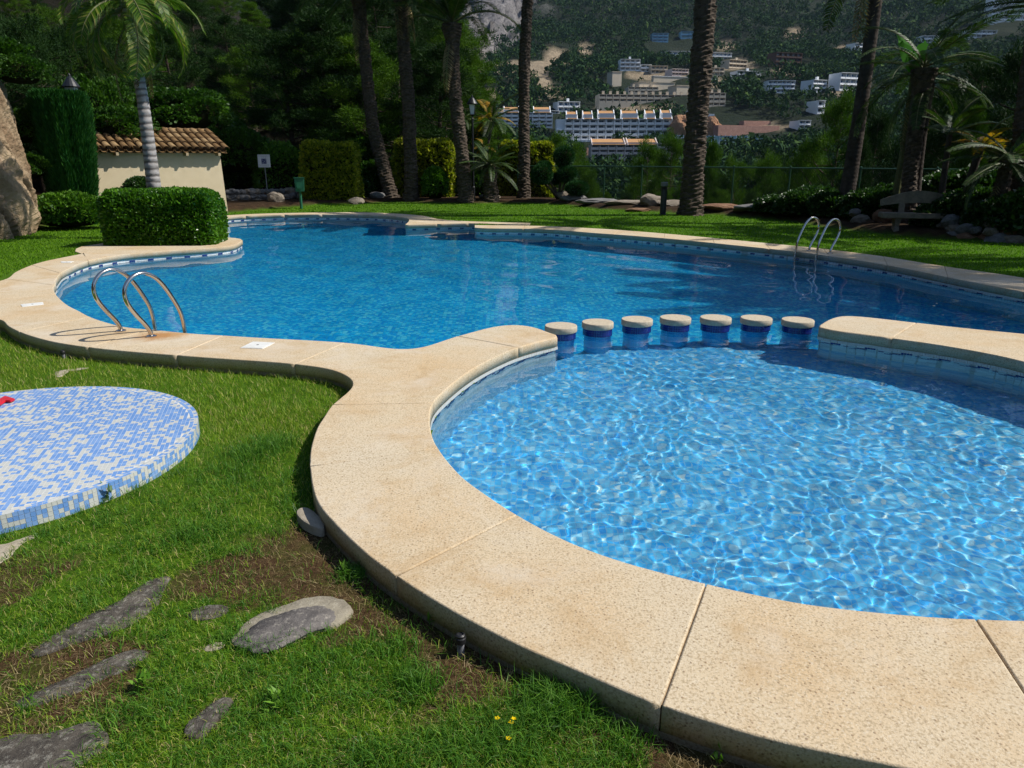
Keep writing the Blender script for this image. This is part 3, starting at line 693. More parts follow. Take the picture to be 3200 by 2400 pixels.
# ------------------------------------------------------------------ flush plates
m_plate = m_plain('white_plastic_lid', (.74, .74, .71), (.6, .6, .57), 12, .5, .4, .1)
m_dark = m_plain('dark_slot', (.03, .03, .03), None, 20, .8)
for pts, lb in (([(128, 505), (270, 490), (275, 505), (140, 520)], 'white skimmer lid set in the deck left of the ladder'),
                ([(1590, 738), (1728, 745), (1650, 783), (1508, 778)], 'white square skimmer lid in the deck right of the ladder'),
                ([(380, 235), (465, 234), (444, 243), (386, 243)], 'small white lid in the far left deck below the hedge')):
    P = [G(a / 2.011, b / 2.011 + 700, .154) for a, b in pts]; cx = sum(p[0] for p in P) / 4; cy = sum(p[1] for p in P) / 4
    r = thing('skimmer_lid', lb, 'lid', (cx, cy, .15))
    Q = [(p[0] - cx, p[1] - cy) for p in P]
    MB().prism(Q, -.004, .005).build('lid_plate', m_plate, r, bevel=.002)
    MB().lathe([(.012, 0), (.012, .003)], 12, (0, 0, .0045)).build('screw', m_dark, r)
    MB().prism([(q[0] * .82, q[1] * .82) for q in Q], .0045, .0062).build('inner_panel', m_plate, r)

# ------------------------------------------------------------------ round tiled platform (shower tray)
m_tile_b = [m_plain('sky_blue_tile', (.15, .30, .62), (.12, .26, .56), 60, .22, .5, 0), m_plain('mid_blue_tile', (.21, .36, .65), (.17, .31, .60), 60, .22, .5, 0), m_plain('off_white_tile', (.55, .56, .54), (.47, .48, .45), 60, .25, .5, 0)]
m_disc = m_plain('worn_white_grout', (.62, .62, .59), (.52, .50, .45), 4, .8, .3, 0)
dx, dy, dr, dh = -3.34, 4.40, 1.245, .125
disc = thing('tiled_platform', 'round platform of blue and white mosaic tiles standing on the lawn', 'platform', (dx, dy, 0))
MB().lathe([(dr - .004, -.08), (dr - .004, dh - .004), (.001, dh - .004)], 120).build('base', m_disc, disc)
ts = .0255; fl = []; rim = []
rngd = np.random.default_rng(11)
ng = int(dr / ts) + 2; jj, ii = np.meshgrid(np.arange(-ng, ng), np.arange(-ng, ng)); jj = jj.ravel(); ii = ii.ravel()
ca, sa = math.cos(R(17)), math.sin(R(17))
gx_, gy_ = ii * ts, jj * ts; tx = gx_ * ca - gy_ * sa; ty = gx_ * sa + gy_ * ca
ok = np.hypot(tx, ty) < dr - .062; ii, jj, tx, ty = ii[ok], jj[ok], tx[ok], ty[ok]
nzv = .34 * rngd.random(len(ii)) + .46 * _h(ii + 50, (jj + (ii % 2)) // 2 + 50, 7) + .20 * _h(ii // 2 + 50, jj // 2 + 50, 9)
pale = sst(.5, .62, fbm(tx * 2.2 + 4, ty * 2.2 + 2, 3, 12)) * .10 + sst(.55, .1, np.hypot(tx + .7, ty + .12)) * .35
kind = np.where(nzv + pale > .60, 2, np.where(rngd.random(len(ii)) < .5, 0, 1))
def tile_quads(cx, cy, cz, ax, ay, hw, hh):
    """thin raised tiles: 8 corner vertices, 5 visible faces"""
    n = len(cx); V = np.zeros((n, 8, 3)); nrm = np.cross(ax, ay)
    for k, (a, b) in enumerate(((-1, -1), (1, -1), (1, 1), (-1, 1))):
        base = np.c_[cx, cy, cz] + a * hw * ax + b * hh * ay
        V[:, k] = base - nrm * .001; V[:, 4 + k] = base + nrm * .0004
    o = np.arange(n)[:, None] * 8
    Qs = [o + np.array([q]) for q in ((4, 5, 6, 7), (0, 1, 5, 4), (1, 2, 6, 5), (2, 3, 7, 6), (3, 0, 4, 7))]
    return V.reshape(-1, 3), np.vstack(Qs)
n = len(tx); axx = np.tile([ca, sa, 0.], (n, 1)); ayy = np.tile([-sa, ca, 0.], (n, 1)); TC = np.c_[tx, ty, np.full(n, dh - .0038)]
# rim rows on the top edge and two rows round the side
rows = []
for rr, z_, side in ((dr - .0155, dh - .0038, 0), (dr - .042, dh - .0038, 0), (dr - .003, dh - .0145, 1), (dr - .003, dh - .0405, 1), (dr - .003, dh - .0665, 1), (dr - .003, dh - .0925, 1)):
    m_ = int(2 * PI * rr / ts); a = np.arange(m_) * 2 * PI / m_
    tn = np.c_[-np.sin(a), np.cos(a), 0 * a]; rd = np.c_[np.cos(a), np.sin(a), 0 * a]
    up = np.tile([0, 0, 1.], (m_, 1))
    rows.append((np.c_[rr * np.cos(a), rr * np.sin(a), np.full(m_, z_)], (tn, up) if side else (rd, tn), rngd.random(m_)))
C_all = np.vstack([TC] + [r_[0] for r_ in rows]); AX = np.vstack([axx] + [r_[1][0] for r_ in rows]); AY = np.vstack([ayy] + [r_[1][1] for r_ in rows])
K = np.concatenate([kind] + [np.where(r_[2] > .55, 2, np.where(r_[2] > .27, 1, 0)) for r_ in rows])
sideflag = np.concatenate([np.zeros(n)] + [np.full(len(r_[0]), 1 if i >= 2 else .3) for i, r_ in enumerate(rows)])
# the 300 tiles seen largest become parts of their own
dist = np.hypot(C_all[:, 0] + dx, C_all[:, 1] + dy) - sideflag * .6 + (C_all[:, 1] > .2) * 9 + (C_all[:, 0] < -.62) * 9
order = np.argsort(dist); single = order[:300]; rest = order[300:]
tm = []
for m_ in m_tile_b:
    q, f = tile_quads(np.zeros(1), np.zeros(1), np.zeros(1), np.array([[1., 0, 0]]), np.array([[0, 1., 0]]), ts * .46, ts * .46)
    me = bpy.data.meshes.new('tile'); me.from_pydata(q.tolist(), [], f.tolist()); me.materials.append(m_); tm.append(me)
for k in single:
    a, b = Vector(AX[k]), Vector(AY[k]); c = a.cross(b); M4 = Matrix(((a.x, b.x, c.x, C_all[k, 0]), (a.y, b.y, c.y, C_all[k, 1]), (a.z, b.z, c.z, C_all[k, 2]), (0, 0, 0, 1)))
    inst(tm[int(K[k])], 'tile', disc, M4)
for kk, m_ in enumerate(m_tile_b):
    s_ = rest[K[rest] == kk]; V, Qs = tile_quads(C_all[s_, 0], C_all[s_, 1], C_all[s_, 2], AX[s_], AY[s_], ts * .46, ts * .46)
    tag(npmesh('tile_field', V, None, m_, disc, Q=Qs), kind='stuff')
m_red = m_plain('red_plastic', (.62, .02, .04), None, 10, .4, .4, 0)
rp = [G(a / 5.53, 1180 + b / 5.53, .14) for a, b in ((-60, 470), (0, 365), (90, 320), (180, 345), (260, 370), (180, 405), (95, 400), (0, 465))]
o = MB().prism([(p[0], p[1]) for p in rp], .128, .145).build('plastic_strip', m_red, None, bevel=.003); tag(o, 'bright red plastic strip lying on the tiled platform', 'strip')

# ------------------------------------------------------------------ flat stones let into the grass
m_st_dark = mk_stone('lichened_dark_slate', (.028, .024, .022), (.15, .13, .105), (.42, .40, .34), 9, 1.0, .016, .51)
m_st_pale = mk_stone('pale_limestone', (.26, .22, .16), (.48, .42, .33), (.55, .5, .4), 6, .8, .01)
def flat_stone(px, z, mat, lab, name='stepping_stone', th=.05, seed=0):
    if z < .07: z -= .012
    P = [G(a, b, z) for a, b in px]; c = np.mean(P, 0); Pr = resample([(p[0] - c[0], p[1] - c[1]) for p in P], .03, 1, closed=True)
    rg = np.random.default_rng(seed); Pr = Pr * (1 + .02 * rg.standard_normal(len(Pr)))[:, None]
    rings = [(1.0, -.06), (1.0, z - .012), (.985, z - .003), (.955, z), (.6, z + .002), (.25, z + .003)]
    V = []; n = len(Pr)
    for s_, zz in rings:
        for k, p in enumerate(Pr):
            q = p * s_; V.append((q[0], q[1], zz + (.010 * (float(fbm((q[0] + c[0]) * 6, (q[1] + c[1]) * 6, 3, 71)) - .5) if s_ < .98 else 0)))
    V.append((0, 0, z + .008)); Fs = []
    for i in range(len(rings) - 1):
        for k in range(n): Fs.append((i * n + k, i * n + (k + 1) % n, (i + 1) * n + (k + 1) % n, (i + 1) * n + k))
    b = (len(rings) - 1) * n
    for k in range(n): Fs.append((b + k, b + (k + 1) % n, len(V) - 1))
    a = np.sum(Pr[:, 0] * np.roll(Pr[:, 1], -1) - np.roll(Pr[:, 0], -1) * Pr[:, 1])
    if a < 0: Fs = [f[::-1] for f in Fs]
    o = MB().add(V, Fs).build(name, mat, None, smooth=True); o.location = (c[0], c[1], 0)
    tag(o, lab, 'stone'); return [G(a_, b_, z) for a_, b_ in px]
def z2(pts, ox, oy, s): return [(ox + a / s, oy + b / s) for a, b in pts]
ST = []
ST.append(flat_stone(z2([(185, 700), (300, 590), (430, 510), (600, 420), (760, 350), (860, 270), (980, 205), (1080, 205), (1050, 250), (1010, 330), (960, 400), (800, 510), (600, 580), (450, 620), (330, 670)], 0, 1700, 2.011), .045, m_st_dark, 'long dark stone slab in the grass, pointed at both ends', seed=1))
ST.append(flat_stone(z2([(80, 1000), (230, 920), (400, 850), (560, 770), (720, 700), (860, 655), (935, 665), (920, 720), (820, 780), (640, 840), (520, 910), (350, 970), (200, 1015)], 0, 1700, 2.011), .045, m_st_dark, 'narrow dark stone slab between the pointed one and the corner one', seed=2))
ST.append(flat_stone(z2([(-200, 1300), (0, 1220), (60, 1185), (250, 1190), (420, 1160), (560, 1100), (640, 1110), (660, 1170), (700, 1215), (640, 1290), (520, 1340), (500, 1380), (440, 1420), (200, 1520), (-200, 1520)], 0, 1700, 2.011), .05, m_st_dark, 'broad black stone slab in the bottom left corner', seed=3))
ST.append(flat_stone(z2([(1150, 1190), (1170, 1120), (1260, 1060), (1330, 990), (1440, 945), (1480, 960), (1430, 1030), (1370, 1100), (1320, 1170), (1240, 1235), (1180, 1215)], 0, 1700, 2.011), .045, m_st_dark, 'small dark speckled stone alone in the grass near the bottom edge', seed=4))
ST.append(flat_stone(z2([(1170, 455), (1230, 400), (1310, 380), (1440, 385), (1430, 430), (1330, 470), (1250, 480)], 0, 1700, 2.011), .04, m_st_dark, 'smallest flat grey stone in the bare soil', seed=5))
m_st_rim = mk_stone('grey_stone_worn_pale', (.06, .055, .055), (.21, .19, .175), (.48, .44, .37), 9, .9, .014, .52)
m_st_mid = mk_stone('worn_limestone', (.15, .13, .10), (.36, .32, .24), (.48, .44, .35), 8, .9, .012, .52)
ST.append(flat_stone(z2([(1450, 610), (1470, 560), (1530, 500), (1640, 430), (1800, 375), (1900, 335), (2050, 325), (2180, 355), (2225, 400), (2190, 450), (2120, 500), (1950, 540), (1830, 600), (1640, 665), (1520, 640)], 0, 1700, 2.011), .05, m_st_mid, 'large grey stone with pale rounded rim beside bare soil', seed=6))
c6 = z2([(1470, 600), (1500, 555), (1560, 515), (1660, 450), (1810, 400), (1920, 372), (2040, 368), (2100, 395), (2110, 440), (2060, 485), (1930, 530), (1820, 590), (1650, 650), (1540, 632)], 0, 1700, 2.011)
P6 = [G(a, b, .06) for a, b in c6]; o = bpy.data.objects[[k.name for k in bpy.data.objects if k.get('label', '').startswith('large grey stone')][0]]
_c = o.location
mb = MB(); Pq = resample([(p[0] - _c.x, p[1] - _c.y) for p in P6], .012, 1, closed=True); cc_ = Pq.mean(0); Pq = cc_ + (Pq - cc_) * (.93 + .16 * (fbm(Pq[:, 0] * 22, Pq[:, 1] * 22, 3, 66) - .3) + .06 * _rt[:len(Pq)])[:, None]
V = [(p[0], p[1], .036) for p in Pq] + [(cc_[0] + (p[0] - cc_[0]) * .97, cc_[1] + (p[1] - cc_[1]) * .97, .0455) for p in Pq] + [(cc_[0] + (p[0] - cc_[0]) * .4, cc_[1] + (p[1] - cc_[1]) * .4, .050) for p in Pq] + [(cc_[0], cc_[1], .051)]; n = len(Pq)
Fs = [(i * n + k, i * n + (k + 1) % n, (i + 1) * n + (k + 1) % n, (i + 1) * n + k) for i in range(2) for k in range(n)] + [(2 * n + k, 2 * n + (k + 1) % n, 3 * n) for k in range(n)]
if np.sum(Pq[:, 0] * np.roll(Pq[:, 1], -1) - np.roll(Pq[:, 0], -1) * Pq[:, 1]) < 0: Fs = [f[::-1] for f in Fs]
mb.add(V, Fs).build('weathered_top', m_st_rim, o, smooth=True)
ST.append(flat_stone(z2([(1265, 660), (1300, 630), (1420, 605), (1430, 640), (1300, 680)], 0, 1700, 2.011), .035, m_st_pale, 'thin sliver of pale stone left of the large rimmed one', seed=7))
ST.append(flat_stone([(926, 1592), (945, 1581), (985, 1600), (1012, 1636), (1010, 1652), (965, 1638), (935, 1616)], .07, m_st_pale, 'pale stone block lying against the foot of the coping', 'edge_stone', seed=8))
ST.append(flat_stone([(-60, 1712), (0, 1695), (68, 1670), (125, 1662), (104, 1685), (57, 1712), (20, 1757), (-60, 1790)], .03, m_st_pale, 'pale stone slab at the left border below the tiled platform', seed=9))
ST.append(flat_stone(z2([(345, 960), (360, 925), (520, 900), (570, 905), (440, 925), (380, 962)], 0, 700, 2.011), .035, m_st_pale, 'flat pale stone in the grass between platform and ladder deck', seed=10))

# ------------------------------------------------------------------ sprinkler risers
m_pvc = m_plain('weathered_grey_pipe', (.30, .30, .32), (.06, .06, .07), 40, .6, .3, .2)
m_black = m_plain('black_plastic', (.018, .018, .02), None, 20, .45, .4, .2)
for (px, py, h, lb) in ((1440, 2043, .115, 'grey sprinkler pipe with black cap at the foot of the near coping'), (199, 1117, .10, 'small black sprinkler head against the left coping')):
    x, y = G(px, py, .03); r = thing('sprinkler', lb, 'sprinkler', (x, y, .0))
    MB().lathe([(.0145, -.02), (.0145, h - .02)], 20).build('riser_pipe', m_pvc, r, smooth=False)
    MB().lathe([(.019, h - .035), (.0215, h - .03), (.0215, h - .012), (.0185, h - .008), (.0185, h), (.013, h + .004), (.012, h - .001), (.001, h - .001)], 20).build('cap', m_black, r)

# ------------------------------------------------------------------ grass
m_grass = m_leaf('grass_blades', [(.0, (.09, .17, .008)), (.45, (.17, .30, .018)), (.74, (.29, .39, .03)), (.86, (.42, .40, .10)), (.99, (.55, .44, .22))], trans=.35, rough=.5, spec=.25)
m_grass_dk = m_leaf('dark_tuft_blades', [(0, (.035, .11, .014)), (.6, (.08, .21, .02)), (1, (.15, .29, .03))], trans=.3, rough=.45)
def blades(x, y, z, h, wd, lean, rng, two=True):
    n = len(x); a = rng.random(n) * 2 * PI; l = rng.random(n) * 2 * PI; k = rng.random(n) ** .7 * lean
    wx, wy = np.cos(a) * wd, np.sin(a) * wd; tx, ty = np.cos(l) * k * h, np.sin(l) * k * h; B = np.c_[x, y, z]
    if two:
        V = np.stack([B + np.c_[-wx, -wy, 0 * x], B + np.c_[wx, wy, 0 * x], B + np.c_[tx * .35 + wx * .7, ty * .35 + wy * .7, h * .6], B + np.c_[tx * .35 - wx * .7, ty * .35 - wy * .7, h * .6], B + np.c_[tx, ty, h * (1 - .3 * k)]], 1).reshape(-1, 3)
        o = np.arange(n)[:, None] * 5; return V, np.vstack([o + [[0, 1, 2]], o + [[0, 2, 3]], o + [[3, 2, 4]]])
    V = np.stack([B + np.c_[-wx, -wy, 0 * x], B + np.c_[wx, wy, 0 * x], B + np.c_[tx, ty, h]], 1).reshape(-1, 3)
    return V, np.arange(n)[:, None] * 3 + [[0, 1, 2]]
coverpoly = np.vstack([c_outer, np.array([(6, 3), (9, 9), (3, 12), (-6, 14)])])
def grass_ok(x, y):
    P = np.c_[x, y]; ok = ~inpoly(P, water_poly); ok &= np.hypot(x - dx, y - dy) > dr + .008
    for s_ in ST: ok &= ~(inpoly(P, s_) & (polydist(P, s_, True) > .03))
    return ok
# the deck outline (for keeping blades off the coping)
deck_a = [tuple(p) for p in c_lo[::-1]]
near_side = [tuple(p) for p in c_outer] + [(8, 2.2), (8, -5), (-14, -5), (-14, 9)]
near_lawn = [(-14, 7.4), (-9.0, 9.4), (-7.9, 9.9)] + [tuple(p) for p in c_outer] + [(8, 2.2), (8, -5), (-14, -5)]
rg = np.random.default_rng(21)
def sample_fan(n, y0, y1, u0, u1, pw=1.0):
    y = y0 * (y1 / y0) ** rg.random(n); u = u0 + (u1 - u0) * rg.random(n); return u * y, y
def make_grass(name, n, y0, y1, u0, u1, poly, hf, wf, two, lean, mat, thin=True, clump=0, inv=False):
    x, y = sample_fan(n, y0, y1, u0, u1)
    if clump: 
        k = n // clump; cx, cy = x[:k], y[:k]; s_ = .018 + .012 * rg.random(k)
        x = np.repeat(cx, clump) + rg.standard_normal(k * clump) * np.repeat(s_, clump); y = np.repeat(cy, clump) + rg.standard_normal(k * clump) * np.repeat(s_, clump)
    ok = inpoly(np.c_[x, y], poly) & grass_ok(x, y)
    x, y = x[ok], y[ok]
    if thin:
        b = bareness(x, y); dn = fbm(x * 3.2, y * 3.2, 3, 77)
        ok = rg.random(len(x)) < np.clip(1.05 - b * 1.02, .03, 1) * sst(.22, .5, dn + .22 * (1 - b)); x, y = x[ok], y[ok]
    z = T(x, y) - .004
    tall = .6 + .9 * fbm(x * 2.3, y * 2.3, 3, 91)
    h = hf * tall * (.45 + .8 * rg.random(len(x))) * (.8 + .2 * sst(2.5, 4.5, y)); wd = wf * (.6 + .7 * rg.random(len(x))) * (1 if two else np.maximum(y / 9, 1))
    V, Tt = blades(x, y, z, h, wd, lean, rg, two)
    return tag(npmesh(name, V, Tt, mat, None), kind='stuff')
tag(make_grass('near_grass', 150000, 1.55, 5.4, -1.0, .75, near_lawn, .042, .0015, True, 1.3, m_grass), 'short patchy grass of the near lawn', 'grass')
make_grass('mid_grass', 120000, 4.6, 9.6, -1.0, .2, near_lawn, .045, .0026, False, .9, m_grass, thin=False)
mx_ = make_grass('tufted_grass', 52000, 1.55, 4.2, -1.0, .75, near_lawn, .070, .0017, True, 1.4, m_grass_dk, clump=26)
# isolated dark tufts as in the photograph
def tuft_field(name, spots, mat, kind='stuff'):
    V_, T_, b = [], [], 0
    for px, py, n, h, s_ in spots:
        cx, cy = G(px, py, .03); x = cx + rg.standard_normal(n) * s_; y = cy + rg.standard_normal(n) * s_ * .8
        ok = inpoly(np.c_[x, y], near_lawn) & grass_ok(x, y); x, y = x[ok], y[ok]
        V, Tt = blades(x, y, T(x, y) - .004, h * (.5 + .7 * rg.random(len(x))), .0018 * (.7 + .6 * rg.random(len(x))), 1.1, rg)
        V_.append(V); T_.append(Tt + b); b += len(V)
    return tag(npmesh(name, np.vstack(V_), np.vstack(T_), mat), kind=kind)
m_straw = m_leaf('dead_grass', [(0, (.14, .09, .04)), (.5, (.30, .22, .10)), (1, (.45, .36, .2))], trans=.2, rough=.8)
def straw():
    x, y = sample_fan(60000, 1.55, 5.2, -1.0, .75); ok = inpoly(np.c_[x, y], near_lawn) & grass_ok(x, y); x, y = x[ok], y[ok]; b = bareness(x, y); ok = rg.random(len(x)) < .12 + .75 * b; x, y = x[ok], y[ok]; n = len(x)
    V, Tt = blades(x, y, T(x, y) + .001, .030 * (.5 + rg.random(n)), .0008 * (.7 + .6 * rg.random(n)), 2.6, rg); V[:, 2] = np.minimum(V[:, 2], np.repeat(T(x, y), 5) + .014); return tag(npmesh('dead_grass', V, Tt, m_straw), kind='stuff')
straw()
tuft_field('long_grass_tufts', [(800, 1420, 700, .10, .10), (860, 1390, 600, .10, .08), (740, 1470, 500, .08, .10), (1720, 2190, 500, .10, .055), (1760, 2230, 400, .10, .05), (1690, 2260, 400, .09, .05), (1120, 1760 + 30, 200, .07, .035), (1100, 1800, 220, .07, .04), (1290, 2120, 300, .08, .05), (1230, 2030, 300, .07, .06), (1320, 2150, 250, .08, .04), (640, 1660, 500, .07, .10), (560, 1690, 300, .07, .08), (880, 2190, 300, .08, .06), (1560, 2330, 400, .08, .07), (1950, 2340, 300, .08, .05), (1420, 2330, 300, .07, .06), (820, 2010, 350, .07, .09), (1180, 2380, 300, .08, .06), (420, 2250, 300, .06, .07), (1850, 2260, 120, .06, .03), (1000, 2060, 350, .07, .09)], m_grass_dk)
m_lawn_far = m_leaf('far_lawn_blades', [(.0, (.06, .16, .003)), (.5, (.11, .25, .006)), (1, (.17, .31, .010))], trans=.35, rough=.6, spec=.15)
lp = np.array(lawn_poly)
def far_grass():
    x, y = sample_fan(260000, 9.5, 36, -1.0, 1.05)
    P = np.c_[x, y]; ok = inpoly(P, lawn_poly) & ~inpoly(P, water_poly); x, y = x[ok], y[ok]; P = np.c_[x, y]
    bad = inpoly(P, [tuple(p) for p in c_fi2] + [tuple(p) for p in c_fo2[::-1]])
    for a, b in ((c_fin3, c_fout3), (c_fi, c_fo), (rfr, ro)): bad |= inpoly(P, [tuple(p) for p in a] + [tuple(p) for p in b[::-1]])
    bad |= inpoly(P, isl_poly) | inpoly(P, [tuple(p) for p in c_left_in] + [tuple(p) for p in c_lo[::-1]]) | (x > 13.2)
    bad |= (y < 12) & (polydist(P, water_poly, True) < .8)
    x, y = x[~bad], y[~bad]
    V, Tt = blades(x, y, T(x, y) - .004, .035 * (.6 + .7 * rg.random(len(x))), .0009 * y * (.6 + .6 * rg.random(len(x))), .8, rg, False)
    return tag(npmesh('far_grass', V, Tt, m_lawn_far), kind='stuff')
far_grass()

# weeds and flowers in the near grass
m_weed = m_leaf('weed_leaf', [(0, (.09, .22, .02)), (1, (.20, .36, .04))], trans=.3)
m_weed_gr = m_leaf('grey_green_leaf', [(0, (.09, .16, .07)), (1, (.16, .24, .12))], trans=.2)
m_yel = m_plain('yellow_petal', (.85, .62, .0), (.8, .5, 0), 10, .5, .2, 0)
def leaf_quad(mb, base, d, up, L, wd):
    d = Vector(d).normalized(); s_ = d.cross(Vector(up)).normalized() * wd; b = Vector(base)
    mb.add([b, b + d * L * .45 + s_ + Vector(up) * .02 * L, b + d * L, b + d * L * .45 - s_ + Vector(up) * .02 * L], [(0, 1, 2), (0, 2, 3)])
def weed(px, py, n, L, wd, mat, lab, h=.05, z=.03):
    x, y = G(px, py, z); r = random.Random(px); root = thing('weed', lab, 'weed', (x, y, T(x, y)[0]))
    mb = MB(); st = MB()
    for i in range(n):
        a = r.random() * 6.28; e = .5 + r.random() * .9; bz = r.random() * h
        leaf_quad(mb, (.02 * math.cos(a * 3), .02 * math.sin(a * 3), bz), (math.cos(a) * math.cos(e), math.sin(a) * math.cos(e), math.sin(e)), (0, 0, 1), L * (.45 + .45 * r.random()), wd * .6)
    mb.build('leaves', mat, root); st.tube([(0, 0, -.01), (0, 0, h)], .002, 5).build('stem', mat, root)
weed(340, 1560, 26, .085, .016, m_weed_gr, 'grey green weed growing against the tiled platform rim', .06, .03)
weed(1353, 1943, 22, .075, .011, m_weed, 'light green weed at the coping foot left of the sprinkler pipe', .04)
weed(1470, 1990, 14, .05, .012, m_weed, 'small weed growing between sprinkler pipe and coping', .03)
weed(1850, 2205, 18, .07, .010, m_weed, 'upright leafy weed under the coping joint', .05)
weed(870, 2210, 30, .06, .012, m_weed, 'bushy bright green weed near the small speckled stone', .05)
weed(450, 2150, 30, .055, .016, m_weed, 'pale leafy weed above the corner slab', .06)
weed(4, 1395, 10, .05, .02, m_weed, 'small green leaf sprout on the left edge of the platform', .02, .125)
weed(1083, 1790, 16, .06, .009, m_weed, 'tuft of narrow leaves on the bare soil by the coping', .04)
weed(2240, 2375, 14, .05, .010, m_weed, 'small weed under the coping at the bottom edge', .04)
for (px, py, h, lb) in ((1605, 2238, .05, 'upper right of the two yellow blossoms side by side'), (1598, 2250, .045, 'lower left of the two yellow blossoms side by side'), (1554, 2237, .04, 'small yellow blossom half hidden left of the pair'), (1589, 2300, .045, 'lowest yellow blossom near the bottom edge'), (1085, 1706, .05, 'yellow wildflower against the shaded coping side'), (1060, 1635, .10, 'tall yellow wildflower in front of the coping side')):
    x, y = G(px, py, .03 + h); r = thing('yellow_flower', lb, 'flower', (x, y, .02), px % 7)
    MB().tube([(0, 0, 0), (.002, 0, h * .6), (0, 0, h)], .0009, 5).build('stem', m_weed, r)
    mb = MB()
    for k in range(5):
        a = k * 2 * PI / 5; leaf_quad(mb, (0, 0, h), (math.cos(a), math.sin(a), .25), (0, 0, 1), .011, .0042)
    mb.build('petals', m_yel, r)

# ------------------------------------------------------------------ foliage builders
def runit(n, rng):
    v = rng.standard_normal((n, 3)); return v / (np.linalg.norm(v, axis=1)[:, None] + 1e-9)
def leaves(P, D, size, rng, wide=.38, jit=.7):
    """rhombic leaves at points P growing roughly along D"""
    n = len(P); D = D + runit(n, rng) * jit; D /= np.linalg.norm(D, axis=1)[:, None] + 1e-9
    S = np.cross(D, runit(n, rng)); S /= np.linalg.norm(S, axis=1)[:, None] + 1e-9
    s = (size * (.6 + .8 * rng.random(n)))[:, None]
    V = np.stack([P, P + D * s * .5 + S * s * wide, P + D * s, P + D * s * .5 - S * s * wide], 1).reshape(-1, 3)
    o = np.arange(n)[:, None] * 4; return V, np.vstack([o + [[0, 1, 2]], o + [[0, 2, 3]]])
def needles(P, D, size, rng, wide=.10, jit=1.0):
    n = len(P); D = D + runit(n, rng) * jit; D /= np.linalg.norm(D, axis=1)[:, None] + 1e-9
    S = np.cross(D, runit(n, rng)); S /= np.linalg.norm(S, axis=1)[:, None] + 1e-9
    s = (size * (.6 + .8 * rng.random(n)))[:, None]
    V = np.stack([P - S * s * wide, P + S * s * wide, P + D * s], 1).reshape(-1, 3)
    return V, np.arange(n)[:, None] * 3 + [[0, 1, 2]]
m_bark = mk_stone('rough_bark', (.035, .026, .02), (.13, .10, .075), (.18, .15, .12), 6, 1, .03)
m_core = m_plain('dark_core_shade', (.018, .020, .008), (.008, .010, .004), 14, .95, .05, .8, 40, .03)  # near-black fill for solid cores; shade inside the foliage put into the colour
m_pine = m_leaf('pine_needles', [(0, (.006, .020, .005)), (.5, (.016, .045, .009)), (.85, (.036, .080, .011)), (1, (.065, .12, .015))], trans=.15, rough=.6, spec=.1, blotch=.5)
m_pine_lit = m_leaf('sunlit_pine_needles', [(0, (.020, .055, .005)), (.5, (.055, .125, .008)), (1, (.12, .21, .014))], trans=.25, rough=.6, spec=.1, blotch=.6)  # lit copy of the pine needles, sunlight put into the brighter greens
m_hedge = m_leaf('glossy_hedge_leaf', blotch=2.2, stops= [(0, (.02, .075, .006)), (.5, (.055, .16, .008)), (.9, (.11, .26, .012)), (1, (.22, .34, .03))], trans=.3, rough=.35, spec=.4)
m_hedge_y = m_leaf('golden_hedge_leaf', [(0, (.08, .12, .006)), (.5, (.21, .25, .012)), (1, (.46, .44, .03))], trans=.35, rough=.5)
m_shrub = m_leaf('dark_shrub_leaf', [(0, (.010, .035, .006)), (.6, (.025, .07, .010)), (1, (.06, .13, .02))], trans=.25, rough=.4, spec=.4)
m_shrub_l = m_leaf('fresh_shrub_leaf', [(0, (.03, .09, .008)), (.6, (.07, .17, .012)), (1, (.13, .26, .02))], trans=.3, rough=.45)
m_shrub_m = m_leaf('ivy_leaf', [(0, (.012, .04, .006)), (.5, (.03, .085, .008)), (.85, (.07, .16, .012)), (1, (.12, .22, .02))], trans=.3, rough=.5, blotch=.8)
m_cyp = m_leaf('cypress_scales', [(0, (.008, .05, .010)), (.6, (.018, .09, .014)), (1, (.04, .13, .018))], trans=.12, rough=.6, spec=.1)
m_topi = m_leaf('clipped_conifer', [(0, (.010, .04, .012)), (.6, (.02, .075, .02)), (1, (.04, .11, .03))], trans=.12, rough=.6, spec=.1)

